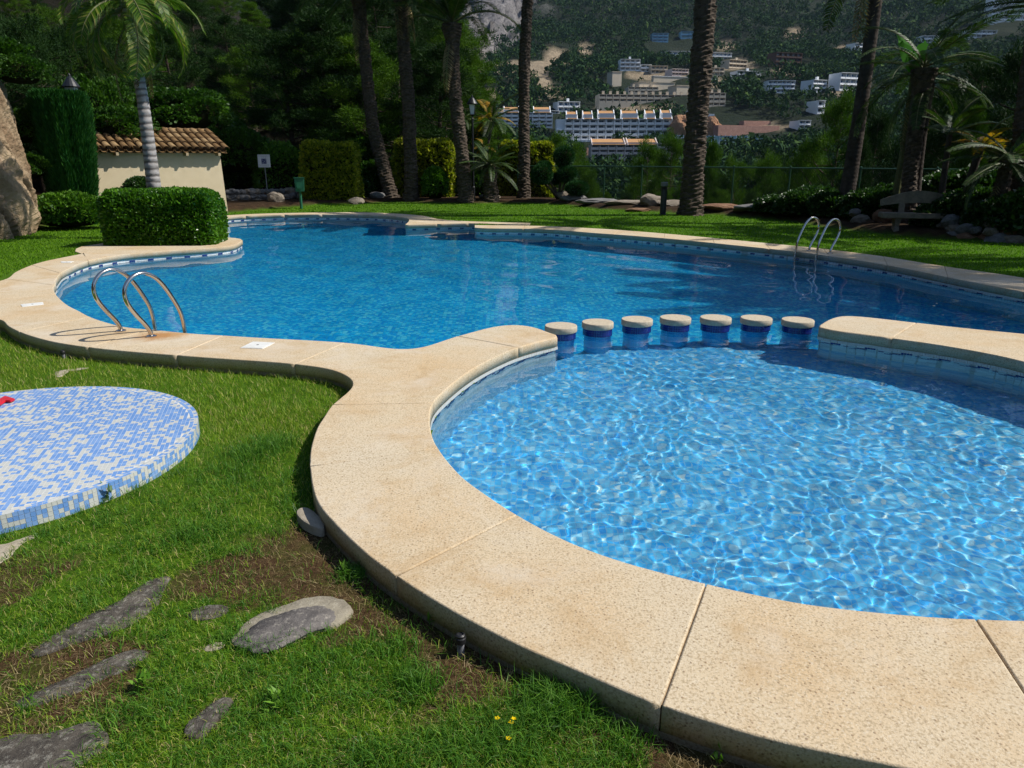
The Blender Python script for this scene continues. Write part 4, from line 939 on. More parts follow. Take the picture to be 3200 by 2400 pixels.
def pine_parts(seed, h=9.0, rad=2.6, low=.25, nb=46, mat=None):
    rng = np.random.default_rng(seed); rd = random.Random(seed); tr = MB()
    lean = (rd.uniform(-.5, .5), rd.uniform(-.5, .5))
    tp = [(lean[0] * t * t, lean[1] * t * t, -1.2 + (h * .93 + 1.2) * t) for t in [i / 8 for i in range(9)]]
    tr.tube(tp, [.19 * (1 - .8 * i / 8) for i in range(9)], 8)
    Pc, Dc = [], []
    for b in range(nb):
        t = low + (1 - low) * (b + rd.random()) / nb; z = h * t * .95
        prof = math.sin(min(1, (1 - t) / (1 - low) * 1.25 + .12) * PI / 2) * (.75 + .5 * rd.random())
        L = rad * prof; a = b * 2.4 + rd.uniform(-.4, .4); e = rd.uniform(.0, .55)
        o = Vector((lean[0] * t * t, lean[1] * t * t, z)); d = Vector((math.cos(a) * math.cos(e), math.sin(a) * math.cos(e), math.sin(e)))
        tr.tube([o, o + d * L * .5 - Vector((0, 0, .05 * L)), o + d * L], [.05 * (1 - t * .6), .03, .012], 4, cap=False)
        for q in (.45, .7, .88, 1.02):
            for _ in range(2 if q > .6 else 1):
                Pc.append(np.array(o + d * L * q) + rng.standard_normal(3) * np.array([.22, .22, .14])); Dc.append(np.array(d))
    Pc = np.array(Pc); Dc = np.array(Dc); k = 64
    P = np.repeat(Pc, k, 0); off = runit(len(P), rng) * (rng.random(len(P)) ** .5)[:, None] * np.array([.46, .46, .30]); P = P + off
    D = np.repeat(Dc, k, 0) * .3 + off * 1.6 + np.array([0, 0, .35])
    V1, T1 = needles(P, D, .20, rng, .075, .6); V2, T2 = needles(P, D, .15, rng, .09, 1.2)
    return tr, np.vstack([V1, V2]), np.vstack([T1, T2 + len(V1)])
def make_tree(name, label, cat, loc, seed, h, rad, low, nb, mat, group=None):
    r = thing(name, label, cat, loc, 0, group); tr, V, Tt = pine_parts(seed, h, rad, low, nb)
    tr.build('trunk', m_bark, r, smooth=True); npmesh('crown', V, Tt, mat, r); return r
protos = {}
def pine_at(px, pyt, Y, label, wide=1.0, var=0, lit=False, group='pines on the hillside', py=None):
    x = W(px, pyt, Y); z0 = float(T(x.x, Y)[0]); h = max(x.z - z0, 1.5); k = (var % 4, lit)
    sc_ = (h / 9.0) * wide; s3 = (sc_, sc_, h / 9.0); rz = (px * 13.7 + Y) % 6.28
    if k not in protos:
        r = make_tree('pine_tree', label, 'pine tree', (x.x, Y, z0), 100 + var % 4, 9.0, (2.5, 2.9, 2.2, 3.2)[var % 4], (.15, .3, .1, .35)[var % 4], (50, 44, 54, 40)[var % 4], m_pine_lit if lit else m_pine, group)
        r.rotation_euler = (0, 0, rz); r.scale = s3; protos[k] = r; return r
    r = copy_thing(protos[k], (x.x, Y, z0), rz, s3, label); r['group'] = group; return r
rv = random.Random(4)
# shaded forest on the left hillside
LAB_L = 'dark pine in the dense shaded forest behind the pool house'
LAB_B = 'dark pine in the shaded forest between the white sign and the palms'
for Y, stepx, top in ((33, 150, 200), (39, 125, 90), (46, 115, 0), (54, 105, -70), (64, 100, -150)):
    px = -250 + rv.random() * 60
    while px < 1440 - (Y - 33) * 3.0:
        lm = [n_ for a_, n_ in ((-170, 'the ground far outside the left border'), (-90, 'the ground outside the left border'), (0, 'the left border'), (55, 'the ochre boulder top'), (120, 'the right flank of the ochre boulder'), (210, 'the cypress column'), (300, 'the lamp behind the cypress'), (400, 'the left end of the tiled roof'), (500, 'the queen palm crown'), (600, 'the middle of the tiled roof'), (690, 'the right end of the tiled roof'), (735, 'the left end of the dry stone wall'), (800, 'the dry stone wall'), (870, 'the white sign'), (950, 'the green litter bin'), (1030, 'the left half of the tall hedge'), (1110, 'the right half of the tall hedge'), (1190, 'the leaning palm'), (1270, 'the second palm'), (9999, 'the gap before the third palm')) if px < a_][0]
        LB = 'dark pine %s above %s' % ({33: 'nearest', 39: 'in the second rank', 46: 'halfway up the bank', 54: 'high on the bank', 64: 'topmost'}[Y], lm)
        if not (Y < 38 and px > 250):
            pine_at(px, top + rv.uniform(-70, 110) + max(0, (px - 1100)) * .22 + (0 if px > 100 else -60), Y + rv.uniform(-2.5, 2.5), LB, rv.uniform(.95, 1.35), rv.randrange(4), rv.random() < .3)
        px += stepx * rv.uniform(.85, 1.15)
for px, pt, Y, wd in ((-60, 60, 26, .9), (40, 40, 28, .9), (180, 60, 31, 1.), (330, 120, 33, 1.), (-120, -40, 29, 1.1), (100, 130, 27, .6)):
    pine_at(px, pt, Y, {-60: 'dark pine at the upper left border behind the boulder', 40: 'dark pine rising straight behind the boulder top', 180: 'dark pine behind the lamp and cypress', 330: 'dark pine behind the left end of the roof ridge', -120: 'dark pine mostly outside the upper left border', 100: 'small dark pine between boulder and cypress'}[px], wd, int(px) % 4)
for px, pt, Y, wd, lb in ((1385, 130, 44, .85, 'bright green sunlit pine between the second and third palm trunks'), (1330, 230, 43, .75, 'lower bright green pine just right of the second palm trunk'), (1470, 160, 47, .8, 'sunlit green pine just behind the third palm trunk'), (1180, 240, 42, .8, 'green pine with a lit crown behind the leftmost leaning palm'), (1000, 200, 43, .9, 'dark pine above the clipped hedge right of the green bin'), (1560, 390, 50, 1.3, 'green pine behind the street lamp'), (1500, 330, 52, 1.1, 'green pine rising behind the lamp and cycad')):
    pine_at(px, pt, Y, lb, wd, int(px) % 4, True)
# trees below and beyond the fence
for px, pt, Y, wd, lit, lb in ((1640, 425, 48, 1.2, 1, 'sunlit green pine behind the golden hedge, left one'), (1720, 415, 52, 1.3, 1, 'sunlit green pine behind the golden hedge, right one'), (1790, 455, 56, .8, 1, 'sunlit green pine below the white apartment block'), (1840, 530, 48, .9, 1, 'green pine just left of the first fence bay'),
        (1960, 600, 40, 1.2, 0, 'low pine behind the first fence bay'), (2035, 445, 50, .8, 1, 'slim green pine right of the pink apartment block'), (2110, 425, 46, .85, 1, 'tall green pine just left of the big palm trunk'), (2225, 440, 48, .6, 1, 'green pine just right of the big palm trunk'), (2310, 500, 45, .9, 1, 'green pine under the red brown retaining wall'), (2390, 492, 50, .9, 1, 'green pine right of the glass fence on the slope'), (2480, 500, 60, 1.2, 0, 'dark pine in the gap beside the white houses'), (2440, 465, 95, 1.2, 0, 'dark far pine below the villas'),
        (2530, 440, 44, .9, 1, 'green lit pine left of the leaning right palm'), (2630, 300, 40, .9, 1, 'tall lit pine behind the leaning right palm'), (2760, 330, 38, .9, 0, 'dark tall pine behind the bench palms'), (2700, 420, 36, .9, 0, 'dark bushy pine between leaning palm and bench palm'), (2990, 250, 33, .9, 0, 'dark tall pine right of the bench palms'), (3110, 180, 30, .9, 0, 'dark pine near the right border, left one'), (3210, 140, 28, .9, 0, 'dark pine at the right border'), (2880, 320, 42, 1.0, 0, 'dark pine straight behind the bench palm'), (3060, 330, 27, .7, 1, 'half lit pine behind the small right palms'), (3290, 250, 24, .9, 0, 'dark pine outside the right border'),
        (1900, 600, 38, 1.2, 1, 'low pine crown touching the first fence post'), (2060, 600, 37, 1.1, 1, 'low green crown behind the second fence bay'), (2250, 590, 36, 1.1, 1, 'low green crown behind the fence right of the big palm'), (2350, 600, 35, 1.1, 0, 'low dark crown behind the fence'), (2450, 590, 33, 1.0, 0, 'low dark crown near the fourth fence post'), (2560, 570, 31, 1.0, 0, 'low dark crown left of the leaning palm foot'), (2150, 575, 60, 1.3, 0, 'pine in the valley behind the big palm trunk'), (1990, 590, 62, 1.2, 0, 'pine in the valley below the pink apartment block')):
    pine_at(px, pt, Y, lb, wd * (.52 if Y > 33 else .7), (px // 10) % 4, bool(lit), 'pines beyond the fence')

# leafy bodies: hedges, clipped shrubs
def shell_box(L, D, H, n, rng, rnd=.12):
    A = [L * H, L * H, D * H, D * H, L * D]; pk = rng.choice(5, n, p=np.array(A) / sum(A)); u = rng.random(n) - .5; v = rng.random(n) - .5
    P = np.zeros((n, 3)); N = np.zeros((n, 3))
    for k, (f, nn) in enumerate(((lambda u, v: (u * L, -D / 2 + 0 * u, v * H + H / 2), (0, -1, 0)), (lambda u, v: (u * L, D / 2 + 0 * u, v * H + H / 2), (0, 1, 0)), (lambda u, v: (-L / 2 + 0 * u, u * D, v * H + H / 2), (-1, 0, 0)), (lambda u, v: (L / 2 + 0 * u, u * D, v * H + H / 2), (1, 0, 0)), (lambda u, v: (u * L, v * D, H + 0 * u), (0, 0, 1)))):
        m = pk == k; P[m] = np.stack(f(u[m], v[m]), 1); N[m] = nn
    return P, N
def hedge(name, label, loc, rz, L, D, H, n, ls, mat, cat='hedge', lump=.05, group=None, roundc=.25):
    rng = np.random.default_rng(int(abs(loc[0]) * 97 + n)); r = thing(name, label, cat, loc, rz, group)
    P, N = shell_box(L, D, H, n, rng)
    # round the corners: pull points in superelliptically
    q = np.abs(P) / np.array([L / 2, D / 2, H]); m = np.sort(q, 1)[:, 1]; P[:, :2] *= (1 - roundc * .35 * np.maximum(m - .8, 0)[:, None] * 2); P[:, 2] -= np.maximum(m - .8, 0) * roundc * .6 * (P[:, 2] > H * .8)
    lm = (fbm(P[:, 0] * 2.2 + P[:, 2] * 1.3, P[:, 1] * 2.2 + P[:, 2] * 1.9, 3, 5) - .5) * 2 * lump; P = P + N * lm[:, None] + N * (-rng.random(n) ** 1.5 * .09)[:, None]
    V, Tt = leaves(P, N * .8 + np.array([0, 0, .25]), ls, rng); npmesh('foliage', V, Tt, mat, r)
    MB().box((0, 0, H / 2 - .04), (L - .14, D - .14, H - .12)).build('foliage_core', m_core, r); return r
def ball(name, label, loc, rx, ry, rz_, n, ls, mat, cat='shrub', squash=.0, group=None, lump=.12, stem=0, wide=.38):
    rng = np.random.default_rng(int(abs(loc[0]) * 131 + n)); r = thing(name, label, cat, loc, 0, group)
    N = runit(n, rng); N[:, 2] = np.where(N[:, 2] < -.35, -N[:, 2], N[:, 2]); f = 1 + (fbm(N[:, 0] * 2.4 + 5, N[:, 1] * 2.4 + N[:, 2] * 2.1, 3, 7) - .5) * 2 * lump - rng.random(n) ** 1.6 * .16
    P = N * f[:, None] * np.array([rx, ry, rz_]) + np.array([0, 0, stem + rz_ * .75])
    V, Tt = leaves(P, N * .8 + np.array([0, 0, .2]), ls, rng, wide); npmesh('foliage', V, Tt, mat, r)
    mb = MB(); pr = [(.02, -.7), (.55, -.6), (.82, -.2), (.82, .2), (.55, .62), (.02, .8)]
    mb.lathe([(a * .98, b * rz_ * .98 + rz_ * .75 + stem) for a, b in pr], 14); mb.v = [(v[0] * rx, v[1] * ry, v[2]) for v in mb.v]; mb.build('foliage_core', m_core, r, smooth=True)
    if stem: MB().tube([(0, 0, -.1), (.02, 0, stem + .2)], .05, 6).build('stem', m_bark, r)
    return r
def gz(x, y): return float(T(x, y)[0])
# hedge on the island
hxL, hyL = G(316, 768, .16); hxR, hyR = G(650, 766, .16)
hb = hedge('clipped_hedge', 'thick clipped green hedge growing on the pool island', ((hxL + hxR) / 2 , (hyL + hyR) / 2 + .62, .14), math.atan2(hyR - hyL, hxR - hxL), math.hypot(hxR - hxL, hyR - hyL) + .05, 1.15, 1.08, 34000, .062, m_hedge, lump=.05, roundc=.7)
x, y = G(210, 715, .15); ball('round_shrub', 'low rounded shrub with yellowish leaves between boulder and hedge', (x, y + .2, .14), .95, .7, .50, 6000, .09, m_shrub_l, lump=.15)
x = W(450, 560, 22.6).x; ball('small_bush', 'small dark bush in front of the cream wall', (x, 22.3, .15), .50, .42, .5, 4200, .055, m_shrub, stem=.35)
# clipped cypress column
cx_ = W(205, 450, 21.0).x; cz_ = gz(cx_, 21.0); rng = np.random.default_rng(8); n = 80000
top = W(195, 285, 21.0).z; hC = top - cz_; wC = (W(295, 400, 21).x - W(100, 400, 21).x) / 2 * .80
r = thing('cypress_column', 'tall flat topped dark cypress beside the cream pool house', 'cypress', (cx_, 21.0, cz_ - .1))
a = rng.random(n) * 2 * PI; t_ = rng.random(n) ** .85; capm = rng.random(n) < .12
rp_ = (.70 + .30 * np.sin(np.clip(t_ * 1.35, 0, 1) * PI / 2)) * np.where(t_ > .93, np.sqrt(np.clip(1 - ((t_ - .93) / .07) ** 2 * .35, 0, 1)), 1); rr = np.where(capm, np.sqrt(rng.random(n)) * .9, rp_)
P = np.c_[np.cos(a) * rr * wC, np.sin(a) * rr * wC * .9, np.where(capm, hC * (.985), t_ * hC)]; N = np.c_[np.cos(a), np.sin(a), 0 * a]
P += N * ((fbm(a * 3.5, P[:, 2] * .35, 3, 6) - .5) * .22 - rng.random(n) * .07)[:, None]
V, Tt = needles(P, N * .45 + np.array([0, 0, 1.0]), .15, rng, .12, .35); npmesh('foliage', V, Tt, m_cyp, r)
mb = MB().lathe([(.72 * wC, 0), (.84 * wC, hC * .5), (.86 * wC, hC * .9), (.8 * wC, hC * .955), (.01, hC * .96)], 20); mb.build('foliage_core', m_cyp, r, smooth=True)
# box hedges at the far side
for (x0, x1, pyb, pyt, Yb, D, m_, lb, nn) in ((948, 1108, 626, 440, 31.5, 1.5, m_hedge_y, 'tall clipped hedge with golden edge right of the green bin', 14000), (1235, 1412, 622, 432, 33.5, 1.4, m_hedge_y, 'golden topped clipped hedge between second and third palm trunks', 14000), (1565, 1728, 622, 440, 34.5, 1.6, m_hedge_y, 'golden clipped hedge behind the fourth palm trunk', 14000)):
    a_, b_ = W(x0, 600, Yb), W(x1, 600, Yb); zb = gz((a_.x + b_.x) / 2, Yb); zt = W(x0, pyt, Yb).z
    hedge('box_hedge', lb, ((a_.x + b_.x) / 2, Yb + D / 2, zb - .1), 0, b_.x - a_.x, D, zt - zb, nn, .13, m_, lump=.12, roundc=.6)
for (px, pyb, pyt, wd, Y, m_, lb, mm) in ((1360, 622, 520, 34, 32.5, m_shrub_l, 'green leafy shrub in front of the golden hedge', 3000), (880, 620, 440, 75, 33, m_shrub_l, 'loose leafy bush between white sign and tall hedge', 5000), (560, 0, 0, 0, 0, None, '', 0),
        (1695, 600, 560, 0, 0, None, '', 0), (1130, 625, 560, 30, 33.5, m_shrub, 'small round bush between the two left hedges', 2500)):
    if not m_: continue
    p = W(px, pyb, Y); z0 = gz(p.x, Y); zt = W(px, pyt, Y).z; rw = wd * Y / FPX
    ball('leafy_shrub', lb, (p.x, Y, z0 - .1), rw, rw * .8, (zt - z0) / 1.75, mm, .12, m_, lump=.25)
# cloud-pruned conifer by the fence
cp = thing('cloud_pruned_tree', 'cloud pruned conifer of rounded pads left of the fence', 'topiary', (W(1745, 600, 31.5).x, 31.5, .2))
mb = MB(); pads = ((1762, 490, 31, 28, 31.6), (1693, 545, 30, 27, 31.0), (1772, 545, 28, 22, 31.4), (1802, 588, 33, 19, 30.8), (1700, 520, 20, 12, 31.3), (1730, 560, 22, 14, 31.8))
for px, py, wx, hy, Y in pads:
    c = W(px, py, Y) - cp.location; rx = wx * Y / FPX; rz_ = hy * Y / FPX; rng = np.random.default_rng(px); N = runit(2600, rng)
    P = N * (1 + (fbm(N[:, 0] * 2, N[:, 1] * 2 + N[:, 2], 2, 3) - .5) * .14 - rng.random(2600) ** 1.5 * .1)[:, None] * np.array([rx, rx * .85, rz_]) + np.array(c)
    V, Tt = needles(P, N + np.array([0, 0, .2]), .09, rng, .16, .5); npmesh('foliage_pad', V, Tt, m_topi, cp)
    k = MB().lathe([(.02, -.85), (.6, -.7), (.88, 0), (.6, .7), (.02, .85)], 12); k.v = [(v[0] * rx + c.x, v[1] * rx * .85 + c.y, v[2] * rz_ + c.z) for v in k.v]; k.build('foliage_core', m_core, cp, smooth=True)
    mb.tube([(0, 0, .1), (c.x * .4, c.y * .5, c.z * .5 - .1), (c.x, c.y, c.z - rz_ * .5)], [.07, .05, .03], 6)
mb.tube([(0, 0, -.4), (0, 0, .4)], .09, 7); mb.build('trunk', m_bark, cp, smooth=True)

# ------------------------------------------------------------------ palms
m_frond = m_leaf('palm_leaflets', [(0, (.012, .032, .006)), (.5, (.028, .065, .010)), (1, (.065, .11, .02))], trans=.22, rough=.5, spec=.25)
m_frond_d = m_leaf('dry_palm_leaflets', [(0, (.10, .075, .035)), (1, (.30, .24, .12))], trans=.2, rough=.7)
m_frond_g = m_leaf('arching_green_leaflets', [(0, (.025, .07, .004)), (.5, (.06, .14, .008)), (.85, (.13, .20, .018)), (1, (.30, .26, .08))], trans=.35, rough=.5, spec=.25)
m_frond_o = m_leaf('yellowing_leaflets', [(0, (.10, .12, .01)), (.5, (.30, .20, .02)), (1, (.45, .22, .02))], trans=.4, rough=.4)
m_rachis = m_plain('frond_stalk', (.13, .14, .05), (.07, .08, .03), 10, .6, .3, 0)
def frond_mesh(seed, L, droop, nl=46, ll=.5, lw=.026, hang=.3, mat=None, fold=.6, start=.12):
    rng = np.random.default_rng(seed); t = np.linspace(0, 1, 14); pts = []; p = np.zeros(3); a = 0.0; st = L / 13
    for i in range(14):
        pts.append(p.copy()); a_ = -droop * (i / 13) ** 1.2; p = p + st * np.array([math.cos(a_), 0, math.sin(a_)])
    pts = np.array(pts); V = []; Fs = []
    for side in (-1, 1):
        for k in range(nl):
            u_ = start + (1 - start) * (k + rng.random() * .5) / nl; i = min(int(u_ * 13), 12); f = u_ * 13 - i; b = pts[i] * (1 - f) + pts[i + 1] * f
            fw = pts[i + 1] - pts[i]; fw /= np.linalg.norm(fw); ln = ll * math.sin(min(1, u_ * 1.6 + .25) * PI / 2) * (1.05 - u_ ** 3 * .75) * rng.uniform(.85, 1.1)
            d = fw * .75 + np.array([0, side * 1.0, 0]) + np.array([0, 0, fold * (1 - hang * 2)]); d /= np.linalg.norm(d)
            mid = b + d * ln * .55; tip = mid + (d + np.array([0, 0, -hang * 2.2])) / np.linalg.norm(d + np.array([0, 0, -hang * 2.2])) * ln * .45
            w_ = fw * lw; o = len(V); V += [b - w_ * .5, b + w_ * .5, mid + w_, mid - w_, tip]; Fs += [(o, o + 1, o + 2, o + 3), (o + 3, o + 2, o + 4)]
    mb = MB(); mb.mi = 0; mb.add(V, Fs); mb.mi = 1; mb.tube([tuple(q) for q in pts], [.035 * (1 - .85 * i / 13) for i in range(14)], 4, cap=False)
    me = bpy.data.meshes.new('frond'); me.from_pydata(mb.v, [], mb.f); me.materials.append(mat); me.materials.append(m_rachis); me.polygons.foreach_set('material_index', mb.m); return me
FR = [frond_mesh(1, 2.9, .9, mat=m_frond), frond_mesh(2, 3.1, 1.5, mat=m_frond), frond_mesh(3, 2.6, .6, mat=m_frond)]
FD = [frond_mesh(4, 2.5, .5, 26, .4, .03, .45, m_frond_d), frond_mesh(5, 2.8, .9, 22, .35, .03, .45, m_frond_d)]
FQ = [frond_mesh(6, 2.3, 2.3, 90, .52, .013, .62, m_frond_g, .1), frond_mesh(7, 2.1, 1.9, 90, .56, .013, .6, m_frond_g, .15), frond_mesh(8, 2.4, 2.7, 84, .5, .013, .65, m_frond_g, .0)]
FO = [frond_mesh(9, 1.7, 1.0, 30, .4, .03, .2, m_frond_o), frond_mesh(10, 1.7, .8, 32, .42, .03, .2, m_frond)]
m_palmbark = mk_stone('palm_trunk_fibre', (.022, .016, .012), (.13, .10, .075), (.34, .29, .22), 7, 1, .02, .60)
m_smoothbark = NT('ringed_grey_trunk'); _v = m_smoothbark.coord(); _w = m_smoothbark.n('TexWave', wave_type='BANDS', bands_direction='Z'); m_smoothbark.l(_v, _w.inputs[0]); _w.inputs['Scale'].default_value = 2.3; _w.inputs['Distortion'].default_value = 4; _w.inputs['Detail'].default_value = 3
_c = m_smoothbark.ramp(_w.outputs[0], [(.12, (.13, .12, .115)), (.35, (.30, .28, .27)), (.9, (.36, .34, .33))]); _c = m_smoothbark.mix(m_smoothbark.ramp(m_smoothbark.noise(_v, 5, 6, .7), [(.45, 0.), (.7, .7)]), _c, (.12, .105, .09))
m_smoothbark.principled(_c, .8, .2, 0, m_smoothbark.bump(_w.outputs[0], .8, .012)); m_smoothbark = m_smoothbark.mat
m_darkring = m_plain('dark_ringed_trunk', (.085, .07, .06), (.028, .022, .018), 5, .85, .1, 1, 12, .02)
def trunk_mesh(pts, r0, r1, rough=True, seg=24, ring=.085, flare=1.35, bulge=0, seed=0, rk=.17):
    P = np.array(pts, float); q = np.r_[0, np.cumsum(np.linalg.norm(np.diff(P, axis=0), axis=1))]; Ltot = q[-1]; m = int(Ltot / (ring / 3)); s = np.linspace(0, Ltot, m)
    # smooth path
    from_pts = np.c_[[np.interp(s, q, P[:, i]) for i in range(3)]].T
    for _ in range(40): from_pts[1:-1] = .25 * from_pts[:-2] + .5 * from_pts[1:-1] + .25 * from_pts[2:]
    a = np.arange(seg) * 2 * PI / seg; S, A = np.meshgrid(s, a, indexing='ij'); t = S / Ltot
    rad = (r0 + (r1 - r0) * t) * (1 + (flare - 1) * np.exp(-S / .35)) * (1 + bulge * np.exp(-((t - 1) / .09) ** 2))
    if rough:
        ph = S / ring + np.round(A / (2 * PI) * 2) * 0; col = np.floor(A / (2 * PI) * 11); fr = (S / ring + (col % 2) * .5 + _h(col.astype(int), 3, seed) * .3) % 1.0
        rad = rad * (1 + rk * fr - rk * .35 + (_h(np.floor(S / ring + (col % 2) * .5).astype(int), col.astype(int), seed) - .5) * .20 + (fbm(S * 1.1 + seed, A * 1.5, 3, seed) - .5) * .16)
    else: rad = rad * (1 + .022 * np.sign(np.sin(S / ring * 2 * PI)) + .01 * (_h((S / ring).astype(int), 1, seed) - .5))
    V = np.stack([from_pts[:, 0][:, None] + rad * np.cos(A), from_pts[:, 1][:, None] + rad * np.sin(A), np.repeat(from_pts[:, 2][:, None], seg, 1)], -1).reshape(-1, 3)
    i = np.arange(m * seg).reshape(m, seg); i2 = np.roll(i, -1, 1); Q = np.stack([i[:-1], i2[:-1], i2[1:], i[1:]], -1).reshape(-1, 4); return V, Q, from_pts[-1]
def palm(name, label, pxs, Y, r0, r1, nf, fmeshes, seed, dead=0, fs=1.0, rough=True, el=(-.5, 1.35), bulge=.35, cat='palm tree', Ys=None, ring=.12, group=None, extra=0, yaws=None):
    pts = [W(px, py, Y if Ys is None else Ys[i]) for i, (px, py) in enumerate(pxs)]; b = pts[0]; zb = gz(b.x, b.y); base = Vector((b.x, b.y, min(zb, b.z + .3) - .1))
    loc = [tuple(p - base) for p in pts]; loc[0] = (0, 0, 0)
    if extra: v = Vector(loc[-1]) - Vector(loc[-2]); loc.append(tuple(Vector(loc[-1]) + v.normalized() * extra))
    r = thing(name, label, cat, base, 0, group); V, Q, top = trunk_mesh(loc, r0, r1, rough, bulge=bulge, seed=seed, ring=ring); npmesh('trunk', V, None, m_palmbark if rough else (m_smoothbark if name == 'queen_palm' else m_darkring), r, smooth=not rough, Q=Q)
    rd = random.Random(seed); top = Vector(top)
    for i in range(nf):
        u_ = (i + .5) / nf; yaw = i * 2.39996 + rd.uniform(-.2, .2) if yaws is None else yaws[i % len(yaws)] + rd.uniform(-.1, .1); e = el[1] - (el[1] - el[0]) * u_ ** .8 + rd.uniform(-.12, .12)
        me = fmeshes[rd.randrange(len(fmeshes))]; s_ = fs * rd.uniform(.88, 1.1)
        M4 = Matrix.Translation(top + Vector((0, 0, rd.uniform(-.05, .15)))) @ Matrix.Rotation(yaw, 4, 'Z') @ Matrix.Rotation(-e, 4, 'Y') @ Matrix.Rotation(rd.uniform(-.4, .4), 4, 'X') @ Matrix.Scale(s_, 4)
        inst(me, 'frond', r, M4)
    for i in range(dead):
        yaw = i * 2.39996 + 1; e = rd.uniform(-1.45, -1.0); me = FD[rd.randrange(2)]
        M4 = Matrix.Translation(top - Vector((0, 0, .2))) @ Matrix.Rotation(yaw, 4, 'Z') @ Matrix.Rotation(-e, 4, 'Y') @ Matrix.Scale(fs * rd.uniform(.7, 1), 4); o = inst(me, 'dry_frond', r, M4)
    return r
palm('palm_tree', 'leftmost rough trunked palm, leaning left beside the tall hedge', [(1225, 628), (1192, 500), (1165, 400), (1148, 250), (1133, 100), (1122, 20)], 33.3, .30, .21, 24, FR, 1, 9, el=(-.1, 1.3), extra=.5)
palm('palm_tree', 'second palm from the left with a thick boot covered neck', [(1285, 632), (1283, 500), (1275, 300), (1262, 150), (1255, 20)], 32.6, .28, .23, 24, FR, 2, 8, bulge=.9, el=(-.1, 1.3), extra=1.0)
palm('palm_tree', 'third palm from the left, low crown in front of the grey cliff', [(1458, 637), (1441, 450), (1422, 300), (1415, 130), (1412, 75)], 31.6, .29, .21, 26, FR, 3, 5, bulge=.8, el=(.45, 1.45))
palm('palm_tree', 'straight palm in front of the golden hedge and far valley', [(1638, 632), (1637, 400), (1638, 200), (1648, 30), (1650, -30)], 32.6, .24, .20, 24, FR, 4, 0, el=(.0, 1.3), extra=1.2)
palm('palm_tree', 'biggest palm with the widest rough trunk right of centre', [(2157, 674), (2168, 500), (2183, 300), (2200, 100), (2210, -100)], 24.7, .34, .28, 26, FR, 5, 5, fs=1.1, el=(-.3, 1.3), ring=.14, extra=3.0)
palm('palm_tree', 'leaning palm with smooth ringed trunk left of the bench', [(2632, 665), (2655, 560), (2685, 370), (2705, 230), (2725, 90), (2740, -30)], 21.5, .21, .15, 20, FR, 6, 4, rough=False, bulge=.5, el=(-.2, 1.3), ring=.11, extra=1.4)
palm('queen_palm', 'grey ringed palm with drooping fronds rising behind the island hedge', [(486, 640), (478, 560), (462, 430), (446, 310), (430, 215), (421, 165)], 17.3, .17, .095, 22, FQ, 7, 3, fs=.84, rough=False, el=(-.45, 1.35), bulge=.0, ring=.10, extra=.85)
# shaft of the queen palm
# palms over the bench
palm('palm_tree', 'tall dark palm with spreading fronds above the stone bench', [(2836, 700), (2842, 560), (2862, 400), (2888, 215)], 19.6, .18, .19, 15, FR, 8, 4, fs=.72, el=(-.1, 1.3), bulge=.5)
palm('palm_tree', 'slender second stem right beside the tall bench palm', [(2858, 700), (2866, 560), (2884, 400), (2905, 260)], 19.9, .11, .11, 10, FR, 9, 2, fs=.62, rough=False, el=(-.5, .8), bulge=.2)
palm('young_palm', 'young palm with pale broad leaflets right of the bench', [(2935, 690), (2948, 560), (2968, 420)], 18.8, .09, .06, 9, FO[1:], 10, 0, fs=.66, rough=False, el=(.2, 1.3), bulge=0)
palm('young_palm', 'young leaning palm with yellow leaf near the right border', [(3005, 690), (3030, 560), (3062, 470)], 18.2, .11, .08, 12, FO, 11, 0, fs=.58, rough=False, el=(-.1, 1.2), bulge=0)
palm('young_palm', 'short dark palm with arching crown at the right border', [(3120, 680), (3135, 560), (3150, 500)], 17.2, .16, .14, 18, FR, 12, 3, fs=.55, el=(-.6, 1.1))
palm('palm_tree', 'thick grey trunk cut off by the right border', [(3190, 690), (3196, 500), (3215, 300), (3240, 120)], 17.6, .26, .2, 18, FR, 13, 3, fs=.8, el=(-.1, 1.3), extra=.6)
# more palms of the same row stand right of the view and shade the water
for i, (x, y, h) in enumerate(((12.9, 11.4, 7.5), (15.4, 13.6, 10.5))):
    r = thing('palm_tree', ('nearest tall palm outside the right border, beside the pool', 'tallest palm outside the right border', 'farthest palm outside the right border, beyond the bench')[i], 'palm tree', (x, y, 0), 0, 'palms right of the view'); V, Q, top = trunk_mesh([(0, 0, 0), (.1, .1, h * .5), (.3, 0, h)], .24, .18, True, seed=i); npmesh('trunk', V, None, m_palmbark, r, Q=Q)
    rd = random.Random(i)
    for k in range(30):
        M4 = Matrix.Translation(top) @ Matrix.Rotation(k * 2.4, 4, 'Z') @ Matrix.Rotation(-(1.25 - 1.9 * k / 30 + rd.uniform(-.1, .1)), 4, 'Y') @ Matrix.Scale(rd.uniform(.9, 1.1), 4); inst(FR[k % 3], 'frond', r, M4)
